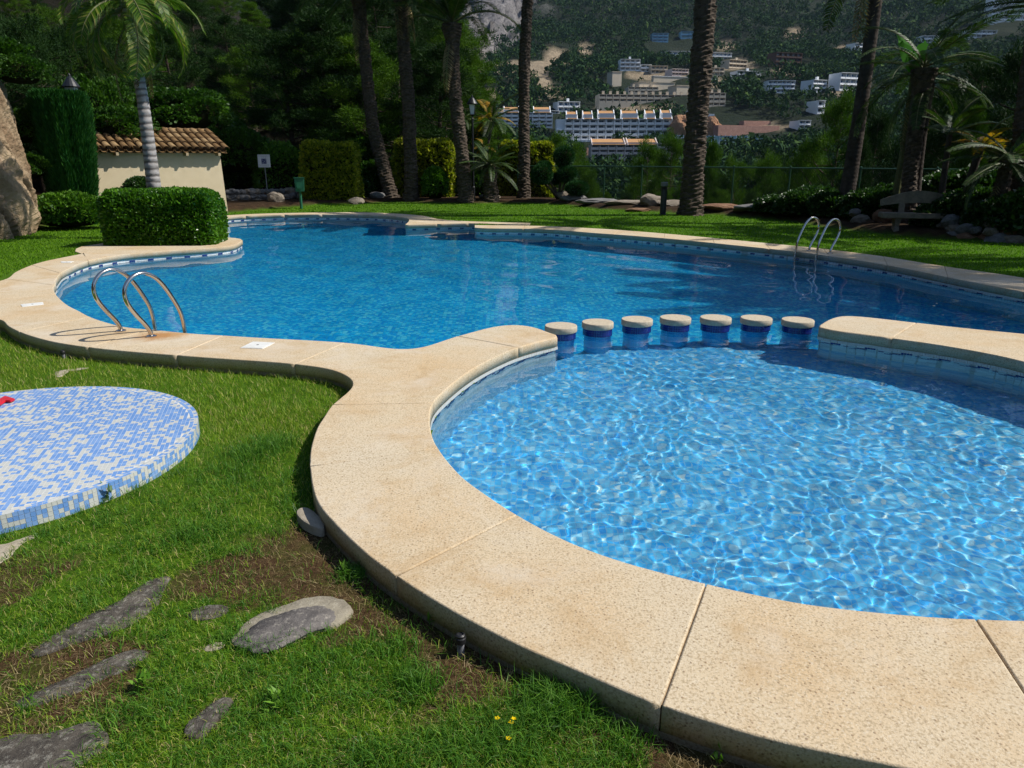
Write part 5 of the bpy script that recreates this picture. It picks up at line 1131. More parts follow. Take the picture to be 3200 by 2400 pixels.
# cycads and yuccas near the lamp
palm('cycad', 'cycad with stiff dark arching leaves between third and fourth palm', [(1535, 628), (1533, 590), (1530, 520)], 31.8, .28, .26, 30, [FR[0], FR[2]], 14, 0, fs=.50, el=(-.35, 1.2), cat='cycad', bulge=0)
palm('banana_plant', 'feathery tree with orange yellowing leaves right of the lamp', [(1528, 560), (1520, 450), (1535, 380)], 36.5, .17, .12, 18, [FO[0], FO[1], FR[0]], 15, 0, fs=.85, rough=False, el=(-.5, 1.2), cat='palm', bulge=.4)
palm('yucca', 'small spiky yucca head left of the lamp post', [(1452, 560), (1450, 420), (1450, 375)], 35.5, .06, .05, 22, [FR[2]], 16, 0, fs=.24, rough=False, el=(-1.0, 1.3), cat='yucca', bulge=0)
palm('yucca', 'reddish green spiky plant under the orange leaved tree', [(1512, 600), (1514, 520), (1514, 465)], 34.5, .07, .05, 20, FO, 17, 0, fs=.42, rough=False, el=(-.8, 1.3), cat='yucca', bulge=0)
# big translucent banana leaf in the crown above the bench
m_ban = m_leaf('backlit_banana_leaf', [(0, (.03, .14, .008)), (1, (.06, .24, .012))], trans=.6, rough=.7, spec=.1, tcol=(1.1, 1.6, .3))
def big_leaf(mb, o, d, up, L, wd, n=9):
    o = Vector(o); d = Vector(d).normalized(); s_ = d.cross(Vector(up)).normalized(); P = []
    for i in range(n):
        t = i / (n - 1); c = o + d * L * t + Vector((0, 0, -.25 * L * t * t)); h = wd * math.sin(min(1, t * 1.15 + .06) * PI * .93) ** .6
        P += [c - s_ * h + Vector((0, 0, .2 * h)), c, c + s_ * h + Vector((0, 0, .2 * h))]
    mb.add(P, [f for i in range(n - 1) for f in ((i * 3, i * 3 + 1, i * 3 + 4, i * 3 + 3), (i * 3 + 1, i * 3 + 2, i * 3 + 5, i * 3 + 4))])
c = W(2868, 215, 19.9); r = thing('banana_plant', 'large bright green backlit leaf beside the bench palm crown', 'banana plant', (c.x, 20.1, gz(c.x, 20.1)))
tp_ = c.z - r.location.z
for k, (dx_, dy_, dz_, L_) in enumerate(((-.25, .3, 1.0, 1.5), (-.5, -.1, 1.0, 1.1), (.35, .3, .9, 1.2))):
    mb = MB(); big_leaf(mb, (0, 0, tp_ - .1), (dx_, dy_, dz_), (.6, -1, 0), L_, .26); mb.build('leaf', m_ban, r, smooth=True)
MB().tube([(0, 0, -.2), (.05, 0, tp_ * .5), (0, 0, tp_)], [.12, .09, .06], 8).build('stem', m_rachis, r)
# understorey on the right beds, ivy and scrub on the left bank
UND = ((2440, 680, 23.5, .8, .55), (2490, 700, 22.5, .7, .7), (2540, 690, 23, .9, .8), (2590, 700, 21.8, .7, .7), (2720, 700, 20.6, .8, .8), (2780, 690, 20.8, .7, .9), (2950, 720, 18.4, .7, .6), (3010, 715, 18.2, .8, .8), (3060, 700, 18.2, .8, .9), (3110, 725, 17.2, .7, .7), (3170, 720, 16.9, .8, .8), (3240, 720, 16.6, .9, 1.0), (3080, 640, 20, 1.1, 1.3), (2980, 620, 20.5, 1.1, 1.2))
r0 = None
ULAB = ['dark shrub behind the pale rock slab near the fence', 'dark shrub between pale rock slab and leaning palm', 'dense dark shrub left of the leaning palm foot', 'dark shrub hiding the leaning palm foot', 'dark shrub left of the stone bench', 'tall dark shrub directly behind the bench', 'low shrub right of the bench end', 'shrub behind the rocks right of the bench', 'tall shrub under the young palm with yellow leaf', 'shrub over the right rock border', 'shrub at the right border above the rocks', 'shrub just outside the right border', 'large dark shrub behind the short right palm', 'large dark shrub behind the young palm']
for (px, py, Y, rw, hh), lb in zip(UND, ULAB):
    p = W(px, py, Y); z0 = gz(p.x, Y)
    if r0 is None: r0 = ball('dark_shrub', lb, (p.x, Y, z0 - .1), 1.0, .9, .62, 5200, .11, m_shrub, lump=.3, group='shrubs under the right palms'); r0.scale = (rw, rw, hh)
    else: copy_thing(r0, (p.x, Y, z0 - .1), px, (rw, rw, hh), lb)
r0 = None
for i, (px, py, Y, rw, hh, lb) in enumerate(((345, 395, 24.5, 1.0, .9, 'leafy ivy mass hanging over the left end of the tiled roof'), (300, 340, 26, 1.0, 1.3, 'bright leafy vine behind the cypress top'), (395, 415, 26.2, .9, .5, 'trailing ivy creeping along the roof ridge'), (60, 225, 19.5, .6, .5, 'scrub growing on top of the pale boulder'), (75, 400, 21, .6, .7, 'dark scrub between boulder and cypress'), (100, 520, 20.5, .45, .5, 'scrub on the rocky bank left of the cypress'), (-10, 190, 21, .9, .8, 'grey green bush above the boulder at the left border'), (560, 350, 30, 1.6, 1.2, 'dark bush behind the roof'), (720, 480, 33, 1.4, 1.4, 'dark bush right of the pool house'), (760, 560, 34, 1.0, .9, 'dark scrub on the red earth bank'), (1180, 560, 35, 1.2, 1.2, 'dark bush behind the leaning palm foot'), (1480, 580, 35, .9, .9, 'dark bush behind the third palm foot'), (1600, 600, 36, 1.0, .7, 'dark bush behind the cycad'), (640, 420, 35, 1.8, 1.6, 'broad dark bush above the roof corner'), (1070, 470, 37, 1.6, 1.4, 'dark bush on the bank above the tall hedge'))):
    p = W(px, py, Y); z0 = max(gz(p.x, Y), p.z - .75 * hh)
    if r0 is None: r0 = ball('leafy_bush', lb, (p.x, Y, p.z - .6), 1.0, .9, .7, 9000, .085, m_shrub_m, lump=.6, group='bushes on the left bank'); r0.scale = (rw, rw, hh)
    else: copy_thing(r0, (p.x, Y, p.z - .6 * hh), px, (rw, rw, hh), lb)

# ------------------------------------------------------------------ pool house with tiled roof
m_stucco = m_plain('cream_stucco', (.62, .52, .36), (.55, .46, .31), 3, .9, .1, .8, 60, .012)
m_rooft = [m_plain('weathered_roof_tile', (.22, .135, .06), (.09, .055, .03), 5, .95, .05, .5), m_plain('pale_roof_tile', (.34, .23, .115), (.15, .095, .05), 5, .95, .05, .5)]
m_wood = m_plain('cream_rafter', (.42, .33, .2), (.3, .24, .15), 10, .8)
hx, hy = -9.6, 25.45
house = thing('pool_house', 'low cream pool house with curved clay roof tiles', 'building', (hx, hy, .12), R(42))
Lh, Dh, He = 4.55, 2.7, 1.96
mb = MB(); V = [(-Lh, 0, -.3), (.06, -.03, -.3), (.06, Dh, -.3), (-Lh, Dh, -.3), (-Lh, 0, He), (0, 0, He), (0, Dh, He), (-Lh, Dh, He), (0, Dh * .5, He + .62), (-Lh, Dh * .5, He + .62)]
mb.add(V, [(0, 1, 5, 4), (1, 2, 6, 8, 5), (2, 3, 7, 6), (3, 0, 4, 9, 7), (4, 5, 8, 9), (6, 7, 9, 8)]).build('wall', m_stucco, house)
def tile_mesh(name, mat, flip):
    mb = MB(); n = 7; V = []
    for y_, r_, z_ in ((0, .105, 0), (.46, .085, .0)):
        for k in range(n):
            a = PI * k / (n - 1); V.append((r_ * math.cos(a), y_, (r_ * math.sin(a) * .75 + z_) * (-1 if flip else 1)))
        for k in range(n):
            a = PI * (n - 1 - k) / (n - 1); V.append(((r_ - .016) * math.cos(a), y_, ((r_ - .016) * math.sin(a) * .75 + z_) * (-1 if flip else 1)))
    m2 = 2 * n; Fs = [(k, (k + 1) % m2, m2 + (k + 1) % m2, m2 + k) for k in range(m2)] + [tuple(range(m2))[::-1], tuple(range(m2, 2 * m2))]
    me = bpy.data.meshes.new(name); me.from_pydata(V, [], Fs); me.materials.append(mat); return me
slope = math.atan2(.66, Dh * .5 + .26); TL = [tile_mesh('roof_tile', m_rooft[0], False), tile_mesh('roof_tile', m_rooft[1], False), tile_mesh('roof_tile', m_rooft[0], True)]
rd = random.Random(2); ncol = int((Lh + .25) / .235)
for c_ in range(ncol):
    for rw in range(4):
        for kind_ in (0, 1):
            x_ = .12 - c_ * .235 - (.1175 if kind_ else 0); s_ = rw * .40
            yy = -.30 + s_ * math.cos(slope); zz = He + .06 + s_ * math.sin(slope) + (.0 if kind_ else .055) + (.012 if rw % 2 else 0)
            M4 = Matrix.Translation((x_ + rd.uniform(-.008, .008), yy, zz)) @ Matrix.Rotation(slope - .04 + rd.uniform(-.02, .02), 4, 'X') @ Matrix.Rotation(rd.uniform(-.04, .04), 4, 'Z')
            inst(TL[2] if kind_ else TL[0 if rd.random() < .6 else 1], 'roof_tile', house, M4)
MB().add([(-Lh - .1, -.24, He - .02), (.16, -.24, He - .02), (.16, Dh * .5, He + .64), (-Lh - .1, Dh * .5, He + .64), (-Lh - .1, Dh + .24, He - .02), (.16, Dh + .24, He - .02)], [(0, 1, 2, 3), (3, 2, 5, 4)]).build('roof_deck', m_rooft[0], house)
mb = MB()
for k in range(11): inst(TL[1], 'ridge_tile', house, Matrix.Translation((.2 - k * .44, Dh * .5 + .02, He + .70)) @ Matrix.Rotation(PI / 2, 4, 'Z') @ Matrix.Scale(1.15, 4))
for k in range(5): MB().box((-.12 - k * 1.02, -.13, He - .055), (.075, .30, .09)).build('rafter_end', m_wood, house)

# ------------------------------------------------------------------ boulder
def rock_mesh(seed, sub=3, rough=.35, fl=.3, freq=1.6):
    bm = bmesh.new(); bmesh.ops.create_icosphere(bm, subdivisions=sub, radius=1); rg = np.random.default_rng(seed)
    planes = [(Vector(p), .62 + .3 * rg.random()) for p in runit(9, rg)]
    for v in bm.verts:
        c = v.co.copy()
        for p, d in planes:
            e = c.dot(p) - d
            if e > 0: c -= p * e * .85
        f = 1 + (float(fbm(c.x * freq + seed * 3.1, c.y * freq + c.z * 1.3 * freq, 4, seed)) - .5) * rough
        v.co = c * f
    me = bpy.data.meshes.new('rock'); bm.to_mesh(me); bm.free(); me.polygons.foreach_set('use_smooth', [sub > 3] * len(me.polygons)); return me
m_boul = mk_stone('ochre_rock_face', (.17, .10, .055), (.48, .37, .24), (.56, .47, .36), 1.1, 1.0, .12, .55)
def boulder():
    pts = []; nu, nv = 170, 150
    # outline of the rock, height -> right-hand edge, from the photograph at 15 m
    tgt = ((155, 735), (165, 690), (160, 640), (140, 560), (112, 480), (98, 430), (90, 380), (72, 320), (45, 270), (10, 238), (-40, 215), (-120, 200))
    pp = [W(a, b, 18.4) for a, b in tgt]; zz = np.linspace(-.3, pp[-1].z, nv); tpx = np.interp(zz, [p.z for p in pp], [a for a, _ in tgt]); ang = np.linspace(-PI * .62, PI * .62, nu)
    cx0 = -16.6; rr_ = []
    for z_, t_ in zip(zz, tpx):                        # radius of each level from the outline seen in the photograph
        q = np.linspace(.5, 7, 140); a_ = np.linspace(-.3, 1.2, 30); X_ = cx0 + q[:, None] * np.cos(a_); Y_ = 17.2 + q[:, None] * .8 * np.sin(a_) + .25 * z_
        rr_.append(np.interp(t_, screen(X_, Y_, z_)[0].max(1), q))
    Z, A = np.meshgrid(zz, ang, indexing='ij'); rad = np.repeat(np.array(rr_)[:, None], nu, 1) - .25
    X = cx0 + rad * np.cos(A); Yy = 17.2 + rad * .8 * np.sin(A) + .25 * Z
    cr = (fbm(Yy * .9 + Z * .55, Z * .16 + X * .2, 5, 13) - .5) * .8 + (fbm(Yy * 4 + Z * 2, Z * 1.2 + X, 5, 14) - .5) * .34; strata = -.40 * np.exp(-((np.mod(Yy + Z * .45 + .6 * fbm(Z, Yy * .3, 3, 5), 1.7) - .8) / .11) ** 2)
    nrm = np.stack([np.cos(A), np.sin(A)], -1); X = X + nrm[..., 0] * (cr + strata); Yy = Yy + nrm[..., 1] * (cr + strata); Z = (Z + cr * .25) * 1.12
    V = np.stack([X, Yy, Z], -1).reshape(-1, 3); i = np.arange(nu * nv).reshape(nv, nu); Q = np.stack([i[:-1, :-1], i[:-1, 1:], i[1:, 1:], i[1:, :-1]], -1).reshape(-1, 4)
    o = npmesh('boulder', V, None, m_boul, smooth=False, Q=Q); return tag(o, 'huge ochre boulder with dark cracks at the left border', 'boulder')
boulder()
ROCKS_M = [rock_mesh(i, 3, .5) for i in range(6)]
m_rk = [mk_stone('pale_field_stone', (.16, .13, .10), (.36, .31, .25), (.42, .38, .32), 2.2, 1, .05), mk_stone('reddish_field_stone', (.14, .07, .04), (.34, .20, .12), (.36, .30, .24), 2.5, 1, .05), mk_stone('grey_field_stone', (.10, .10, .10), (.27, .26, .25), (.38, .37, .35), 2.2, 1, .05)]
RM = []
for i, me in enumerate(ROCKS_M):
    for m_ in m_rk: k = me.copy(); k.materials.append(m_); RM.append(k)
rb_ = thing('rock_border', 'rough stone edging between right lawn and planting bed', 'stone edging', (W(2990, 740, 18.0).x, 18.0, .1)); rd = random.Random(6)
bl = resample(wpts([(2690, 712), (2760, 712), (2850, 716), (2930, 724), (3000, 744), (3080, 751), (3160, 757)]) + [(13.4, 15.8), (14.6, 13.0)], .30)
for i, p in enumerate(bl):
    for lv in range(2 if i % 3 else 3):
        s_ = rd.uniform(.14, .25) * (.8 if lv else 1); M4 = Matrix.Translation(Vector((p[0] + rd.uniform(-.08, .08), p[1] + .12 + lv * .13 + rd.uniform(-.05, .05), .16 + lv * .17)) - rb_.location) @ Matrix.Rotation(rd.uniform(0, 6), 4, 'Z') @ Matrix.Rotation(rd.uniform(-.4, .4), 4, 'X') @ Matrix.Diagonal((s_ * 1.3, s_, s_ * .8, 1)); inst(RM[rd.randrange(18)], 'rock', rb_, M4)
sw = thing('stone_wall', 'low dry stone wall in the shade behind the white sign', 'stone wall', (W(790, 650, 30).x, 30, .1))
for i in range(17):
    for lv in range(3):
        x_ = W(700 + i * 15.5, 650, 30.5 + i * .12).x; s_ = rd.uniform(.12, .19); M4 = Matrix.Translation(Vector((x_, 30.5 + i * .12 + rd.uniform(-.05, .05), .2 + lv * .2)) - sw.location) @ Matrix.Rotation(rd.uniform(0, 6), 4, 'Z') @ Matrix.Diagonal((s_ * 1.4, s_, s_ * .85, 1)); inst(RM[rd.choice([2, 5, 8, 11, 0, 6])], 'stone', sw, M4)
for px, py, Y, sx, sy, sz, m_, lb in ((862, 632, 29.6, .32, .25, .30, 0, 'rounded pale stone at the right end of the dark stone wall'), (1115, 622, 31, .35, .3, .22, 0, 'pale stone below the tall clipped hedge'), (1180, 622, 33, .35, .3, .2, 2, 'grey stone left of the leaning palm foot'), (1530, 628, 32.0, .5, .3, .14, 0, 'flat pale stone in front of the cycad'), (1765, 612, 31.6, .5, .3, .26, 0, 'rugged pale stone below the cloud pruned tree'),
        (1790, 630, 31.0, .55, .35, .16, 2, 'low pale stone right of the cloud pruned tree'), (1862, 640, 29.2, .85, .45, .12, 2, 'long grey ledge stone at the start of the fence'), (1965, 645, 28.0, 1.0, .5, .13, 0, 'long ochre ledge stone below the first fence bay'), (2035, 640, 27.4, .55, .45, .30, 0, 'large ochre stone left of the bollard light'), (1995, 662, 26.4, .5, .3, .10, 1, 'flat brown stone on the lawn left of the bollard light'), (2105, 655, 27.0, .6, .35, .17, 0, 'pale stone between bollard light and big palm'),
        (2250, 668, 25.2, .7, .4, .13, 1, 'brownish ledge stone right of the big palm foot'), (2330, 672, 24.6, .45, .3, .12, 0, 'small ledge stone under the fourth fence post'), (2400, 672, 24.2, 1.15, .6, .17, 2, 'wide pale grey rock slab near the right fence post'), (2455, 690, 23.2, .6, .4, .08, 0, 'flat pale rock slab sloping to the lawn'), (745, 615, 34, .5, .4, .3, 1, 'reddish rock on the earth bank behind the sign'), (790, 600, 35, .6, .4, .35, 1, 'brown rock on the bank left of the sign post'), (2760, 700, 19.8, .3, .25, .25, 1, 'rusty orange rock left of the bench leg')):
    p = W(px, py, Y); z0 = gz(p.x, Y); o = bpy.data.objects.new('garden_rock', RM[(px % 6) * 3 + m_]); C.objects.link(o); o.location = (p.x, Y, z0 + sz * .35); o.scale = (sx, sy, sz); o.rotation_euler = (0, 0, (px % 10) * .05); tag(o, lb, 'rock')

# ------------------------------------------------------------------ fence
m_green = m_plain('green_coated_steel', (.03, .10, .05), (.02, .07, .035), 20, .45, .4, 0)
m_wire = m_plain('dark_green_wire', (.020, .045, .03), None, 20, .6, .3, 0)
fr_ = thing('chain_link_fence', 'green chain link fence with top rail along the drop', 'fence', (4.1, 31.6, 0))
ffull = [np.array(p) for p in fence_l[:4]]; fl_ = resample_l = []
fp_px = (1748, 1889, 2006, 2140, 2292, 2470, 2690, 2927, 3210); posts = []
def on_fence(px):
    k = (px - 1600) / FPX; best = None
    for a, b in zip(ffull[:-1], ffull[1:]):
        for t in np.linspace(0, 1, 400):
            q = a + (b - a) * t; d = abs(W(px, 540, q[1]).x - q[0])
            if best is None or d < best[0]: best = (d, q)
    return best[1]
posts = [on_fence(p) for p in fp_px]; FT = 1.60
posts = [posts[0] + (posts[0] - posts[1])] + posts
for q in posts: MB().lathe([(.028, -.5), (.028, FT + .02), (.034, FT + .03), (.03, FT + .06), (.002, FT + .07)], 10, (q[0] - 4.1, q[1] - 31.6, 0)).build('post', m_green, fr_)
MB().tube([(q[0] - 4.1, q[1] - 31.6, FT) for q in posts], .022, 8).build('top_rail', m_green, fr_)
for a, b in zip(posts[:-1], posts[1:]):
    L_ = np.hypot(*(b - a)); d = (b - a) / L_; mb = MB(); st = .085; hgt = FT + .15; k = -hgt
    while k < L_:
        for sg in (1, -1):
            s0, z0_, s1, z1_ = (k, -.15, k + hgt, FT) if sg > 0 else (k + hgt, -.15, k, FT)
            # clip to the bay
            def cl(s0, z0_, s1, z1_):
                o_ = []
                for (s, z, s2, z2_) in ((s0, z0_, s1, z1_), (s1, z1_, s0, z0_)):
                    if s < 0: t = (0 - s) / (s2 - s); s, z = 0, z + (z2_ - z) * t
                    if s > L_: t = (L_ - s) / (s2 - s); s, z = L_, z + (z2_ - z) * t
                    o_.append((s, z))
                return o_
            if max(s0, s1) <= 0 or min(s0, s1) >= L_: continue
            (p0, q0), (p1, q1) = cl(s0, z0_, s1, z1_); A = np.array([a[0] + d[0] * p0 - 4.1, a[1] + d[1] * p0 - 31.6, q0]); B = np.array([a[0] + d[0] * p1 - 4.1, a[1] + d[1] * p1 - 31.6, q1])
            w_ = .0028; nv_ = np.array([-d[1], d[0], 0]) * w_; up = np.array([d[0] * w_, d[1] * w_, -w_ * sg])
            mb.add([A + up, A - up, A + nv_, B + up, B - up, B + nv_], [(0, 1, 4, 3), (1, 2, 5, 4), (2, 0, 3, 5)])
        k += st
    mb.build('wire_mesh', m_wire, fr_)

# ------------------------------------------------------------------ lamps, bollard, bench, sign, bin
m_iron = m_plain('black_cast_iron', (.012, .014, .018), None, 20, .45, .4, .1)
m_frost = m_plain('frosted_lamp_glass', (.85, .87, .90), (.78, .80, .83), 6, .35, .5, 0)
def lamp(px, pyt, Y, label, zb=None):
    t = W(px, pyt, Y); z0 = gz(t.x, Y) - .1; H = t.z - z0; r = thing('street_lamp', label, 'lamp post', (t.x, Y, z0)); mb = MB()
    mb.lathe([(.11, 0), (.11, .08), (.07, .12), (.075, .5), (.05, .55), (.042, H - 1.0), (.055, H - .97), (.03, H - .93), (.03, H - .87), (.09, H - .82), (.12, H - .80)], 14).build('post', m_iron, r)
    for k in range(4):
        a = PI / 4 + k * PI / 2; MB().bar((.115 * math.cos(a), .115 * math.sin(a), H - .80), (.185 * math.cos(a), .185 * math.sin(a), H - .38), .016, .016).build('lantern_corner', m_iron, r)
        b0, b1 = a, a + PI / 2; f = .985
        MB().add([(.108 * math.cos(b0), .108 * math.sin(b0), H - .79), (.108 * math.cos(b1), .108 * math.sin(b1), H - .79), (.178 * math.cos(b1), .178 * math.sin(b1), H - .39), (.178 * math.cos(b0), .178 * math.sin(b0), H - .39)], [(0, 1, 2, 3)]).build('glass_pane', m_frost, r)
    mb = MB().lathe([(.22, H - .39), (.235, H - .36), (.16, H - .24), (.09, H - .14), (.04, H - .09), (.035, H - .05), (.004, H)], 16); mb.build('lantern_roof', m_iron, r)
lamp(1475, 296, 33.8, 'black street lamp with white lantern beside the third palm')
lamp(215, 228, 22.6, 'street lamp whose white lantern shows above the cypress')
m_boll = m_plain('charcoal_bollard', (.035, .036, .042), (.022, .023, .028), 30, .5, .4, .1); m_bcap = m_plain('pale_bollard_cap', (.20, .20, .21), None, 20, .5)
x, y = G(2071, 671, .13); r = thing('bollard_light', 'dark cylindrical bollard light left of the big palm', 'bollard', (x, y, .12))
MB().lathe([(.115, -.1), (.115, .02), (.10, .03), (.10, .80), (.085, .81), (.085, .90)], 20).build('body', m_boll, r)
for k in range(4): MB().lathe([(.088, .815 + k * .024), (.108, .822 + k * .024), (.088, .830 + k * .024)], 20).build('louvre', m_boll, r)
MB().lathe([(.112, .915), (.116, .93), (.116, 1.02), (.10, 1.045), (.002, 1.05)], 20).build('cap', m_bcap, r)
m_bench = mk_stone('weathered_cast_stone', (.12, .10, .08), (.29, .25, .19), (.30, .28, .24), 5, 1, .015)
a_, b_ = G(2800, 728, .13), G(2925, 735, .13)
bc = W(2850, 650, 18.6); bench = thing('stone_bench', 'weathered stone bench with curved backrest in the shade', 'bench', (bc.x, 18.15, .12), R(-14))
MB().box((0, 0, .455), (1.8, .46, .12)).build('seat', m_bench, bench, bevel=.015)
for sx in (-.52, .52):
    mb = MB(); mb.add([(sx - .07, -.19, 0), (sx + .07, -.19, 0), (sx + .07, .19, 0), (sx - .07, .19, 0), (sx - .05, -.13, .2), (sx + .05, -.13, .2), (sx + .05, .13, .2), (sx - .05, .13, .2), (sx - .07, -.2, .415), (sx + .07, -.2, .415), (sx + .07, .2, .415), (sx - .07, .2, .415)], [(3, 2, 1, 0), (0, 1, 5, 4), (1, 2, 6, 5), (2, 3, 7, 6), (3, 0, 4, 7), (4, 5, 9, 8), (5, 6, 10, 9), (6, 7, 11, 10), (7, 4, 8, 11), (8, 9, 10, 11)]); mb.build('leg', m_bench, bench, bevel=.01)
    MB().box((sx * .75, .245, .60), (.13, .07, .24), rx=-.12).build('back_support', m_bench, bench, bevel=.01)
nb_ = 17; top_ = [(-.88 + 1.76 * i / 16, .80 + .22 * math.sin(PI * i / 16)) for i in range(nb_)]
pol = [(p[0], p[1]) for p in top_] + [(.86, .66), (0.45, .72), (0, .74), (-.45, .72), (-.86, .66)]
mb = MB(); n = len(pol); V = [(p[0], .24, p[1]) for p in pol] + [(p[0], .32, p[1]) for p in pol]
mb.add(V, [tuple(range(n))[::-1], tuple(range(n, 2 * n))] + [(i, (i + 1) % n, n + (i + 1) % n, n + i) for i in range(n)]); mb.build('backrest', m_bench, bench)
m_white = m_plain('white_enamel', (.72, .73, .76), (.66, .67, .70), 4, .5, .3, 0); m_galv = m_plain('galvanised_steel', (.30, .31, .33), (.22, .23, .25), 20, .5, .4, 0, metal=.5)
m_blueprint = m_plain('dark_blue_print', (.02, .03, .12), (.08, .10, .24), 60, .5, .3, 0); m_paleprint = m_plain('pale_blue_print', (.35, .38, .5), None, 60, .5); m_ink = m_plain('faded_ink', (.16, .16, .20), None, 60, .6, .2, 0)
t = W(825, 503, 31.5); sg = thing('notice_sign', 'white square notice on a grey pole with blue picture', 'sign', (t.x, 31.5, .1)); zc = t.z - .1
MB().tube([(0.02, .03, -.2), (0.0, .03, zc - .2)], .022, 8).build('pole', m_galv, sg)
MB().box((0, 0, zc), (.50, .02, .50)).build('board', m_white, sg, bevel=.004)
MB().box((0, -.012, zc - .01), (.20, .004, .20)).build('picture', m_blueprint, sg)
for dx2, dz2, w2, h2 in ((-.055, .05, .06, .03), (.03, -.02, .07, .03), (-.04, -.06, .05, .04), (.06, .055, .04, .05)): MB().box((dx2, -.0155, zc - .01 + dz2), (w2, .003, h2), ry=.5).build('picture_detail', m_paleprint, sg)
rd = random.Random(3)
for row, (zz, x0, x1, hh) in enumerate(((.195, -.21, .21, .022), (.15, -.09, .09, .016), (-.155, -.21, .21, .016), (-.20, -.20, .18, .018))):
    x_ = x0; mb = MB()
    while x_ < x1:
        l_ = rd.uniform(.02, .075); q = x_
        while q < min(x_ + l_, x1): mb.box((q, -.0115, zc + zz), (.006, .003, hh * rd.uniform(.6, 1.1))); q += .0105
        x_ += l_ + .02
    mb.build('text_line', m_ink, sg)
m_bin = m_plain('green_painted_steel', (.02, .14, .075), (.014, .09, .05), 8, .5, .3, .1)
x, y = G(942, 652, .13); bn = thing('litter_bin', 'green litter bin on a post at the far lawn edge', 'bin', (x, y, .12), R(12))
MB().lathe([(.05, -.1), (.05, .72)], 12).build('post', m_bin, bn)
mb = MB(); mb.add([(-.15, -.12, .62), (.15, -.12, .62), (.15, .12, .62), (-.15, .12, .62), (-.17, -.14, 1.08), (.17, -.14, 1.08), (.17, .14, 1.08), (-.17, .14, 1.08)], [(3, 2, 1, 0), (0, 1, 5, 4), (1, 2, 6, 5), (2, 3, 7, 6), (3, 0, 4, 7), (4, 5, 6, 7)]); mb.build('body', m_bin, bn, bevel=.012)
MB().box((0, -.138, .86), (.20, .008, .26), rx=-.04).build('front_plate', m_bin, bn, bevel=.003); MB().box((0, 0, 1.10), (.38, .32, .03)).build('lid', m_bin, bn, bevel=.01)
# small gate in the gap between the hedges
gt = thing('garden_gate', 'dark wire garden gate between the two tall hedges', 'gate', (W(1150, 600, 36.0).x, 36.0, gz(-7, 36) - .1))
for k in range(2): MB().box((k * 1.3, 0, .75), (.05, .05, 1.5)).build('post', m_green, gt)
MB().box((.65, 0, 1.42), (1.3, .03, .03)).build('rail', m_green, gt)
for k in range(11): MB().box((.11 + k * .108, 0, .72), (.012, .012, 1.38)).build('bar', m_green, gt)

# ------------------------------------------------------------------ buildings on the slope
m_wh = m_plain('white_render', (.84, .85, .86), (.76, .77, .78), .3, .8, .1, 0); m_cr = m_plain('sand_render', (.64, .55, .43), (.54, .47, .37), .3, .85, .1, 0); m_pk = m_plain('pink_grey_render', (.66, .56, .52), (.56, .48, .45), .3, .85, .1, 0)
m_gl = m_plain('dark_window_glass', (.05, .07, .11), (.03, .045, .07), .5, .15, .6, 0); m_glb = m_plain('blue_window_glass', (.05, .16, .34), (.03, .10, .26), .3, .12, .6, 0); m_rf = m_plain('orange_clay_roof', (.50, .28, .13), (.40, .22, .10), .6, .85, .1, 0)  # window glass in dark blue-grey and in blue; orange roof clay
m_brn = m_plain('brown_shutter', (.10, .06, .045), None, 1, .6, .2, 0); m_grn = m_plain('green_glass_screen', (.30, .48, .50), (.22, .38, .42), .3, .3, .4, 0); m_lb = m_plain('pale_blue_screen', (.26, .46, .60), (.18, .36, .52), .4, .3, .4, 0)
m_redw = mk_stone('red_brown_masonry', (.34, .18, .14), (.52, .31, .24), (.56, .38, .30), .8, .8, .3)
OCC = []
def place(px0, px1, pyb, dy=0):
    h_ = hit((px0 + px1) / 2, pyb); Y = h_.y + dy; w_ = (px1 - px0) * Y / FPX / 1.0; OCC.append((h_.x, Y, w_ / 2 + 5)); return Vector((h_.x, Y, h_.z)), w_
def boxmesh(sx, sy, sz, mat):
    mb = MB().box((0, 0, 0), (sx, sy, sz)); me = bpy.data.meshes.new('cell'); me.from_pydata(mb.v, [], mb.f); me.materials.append(mat); return me
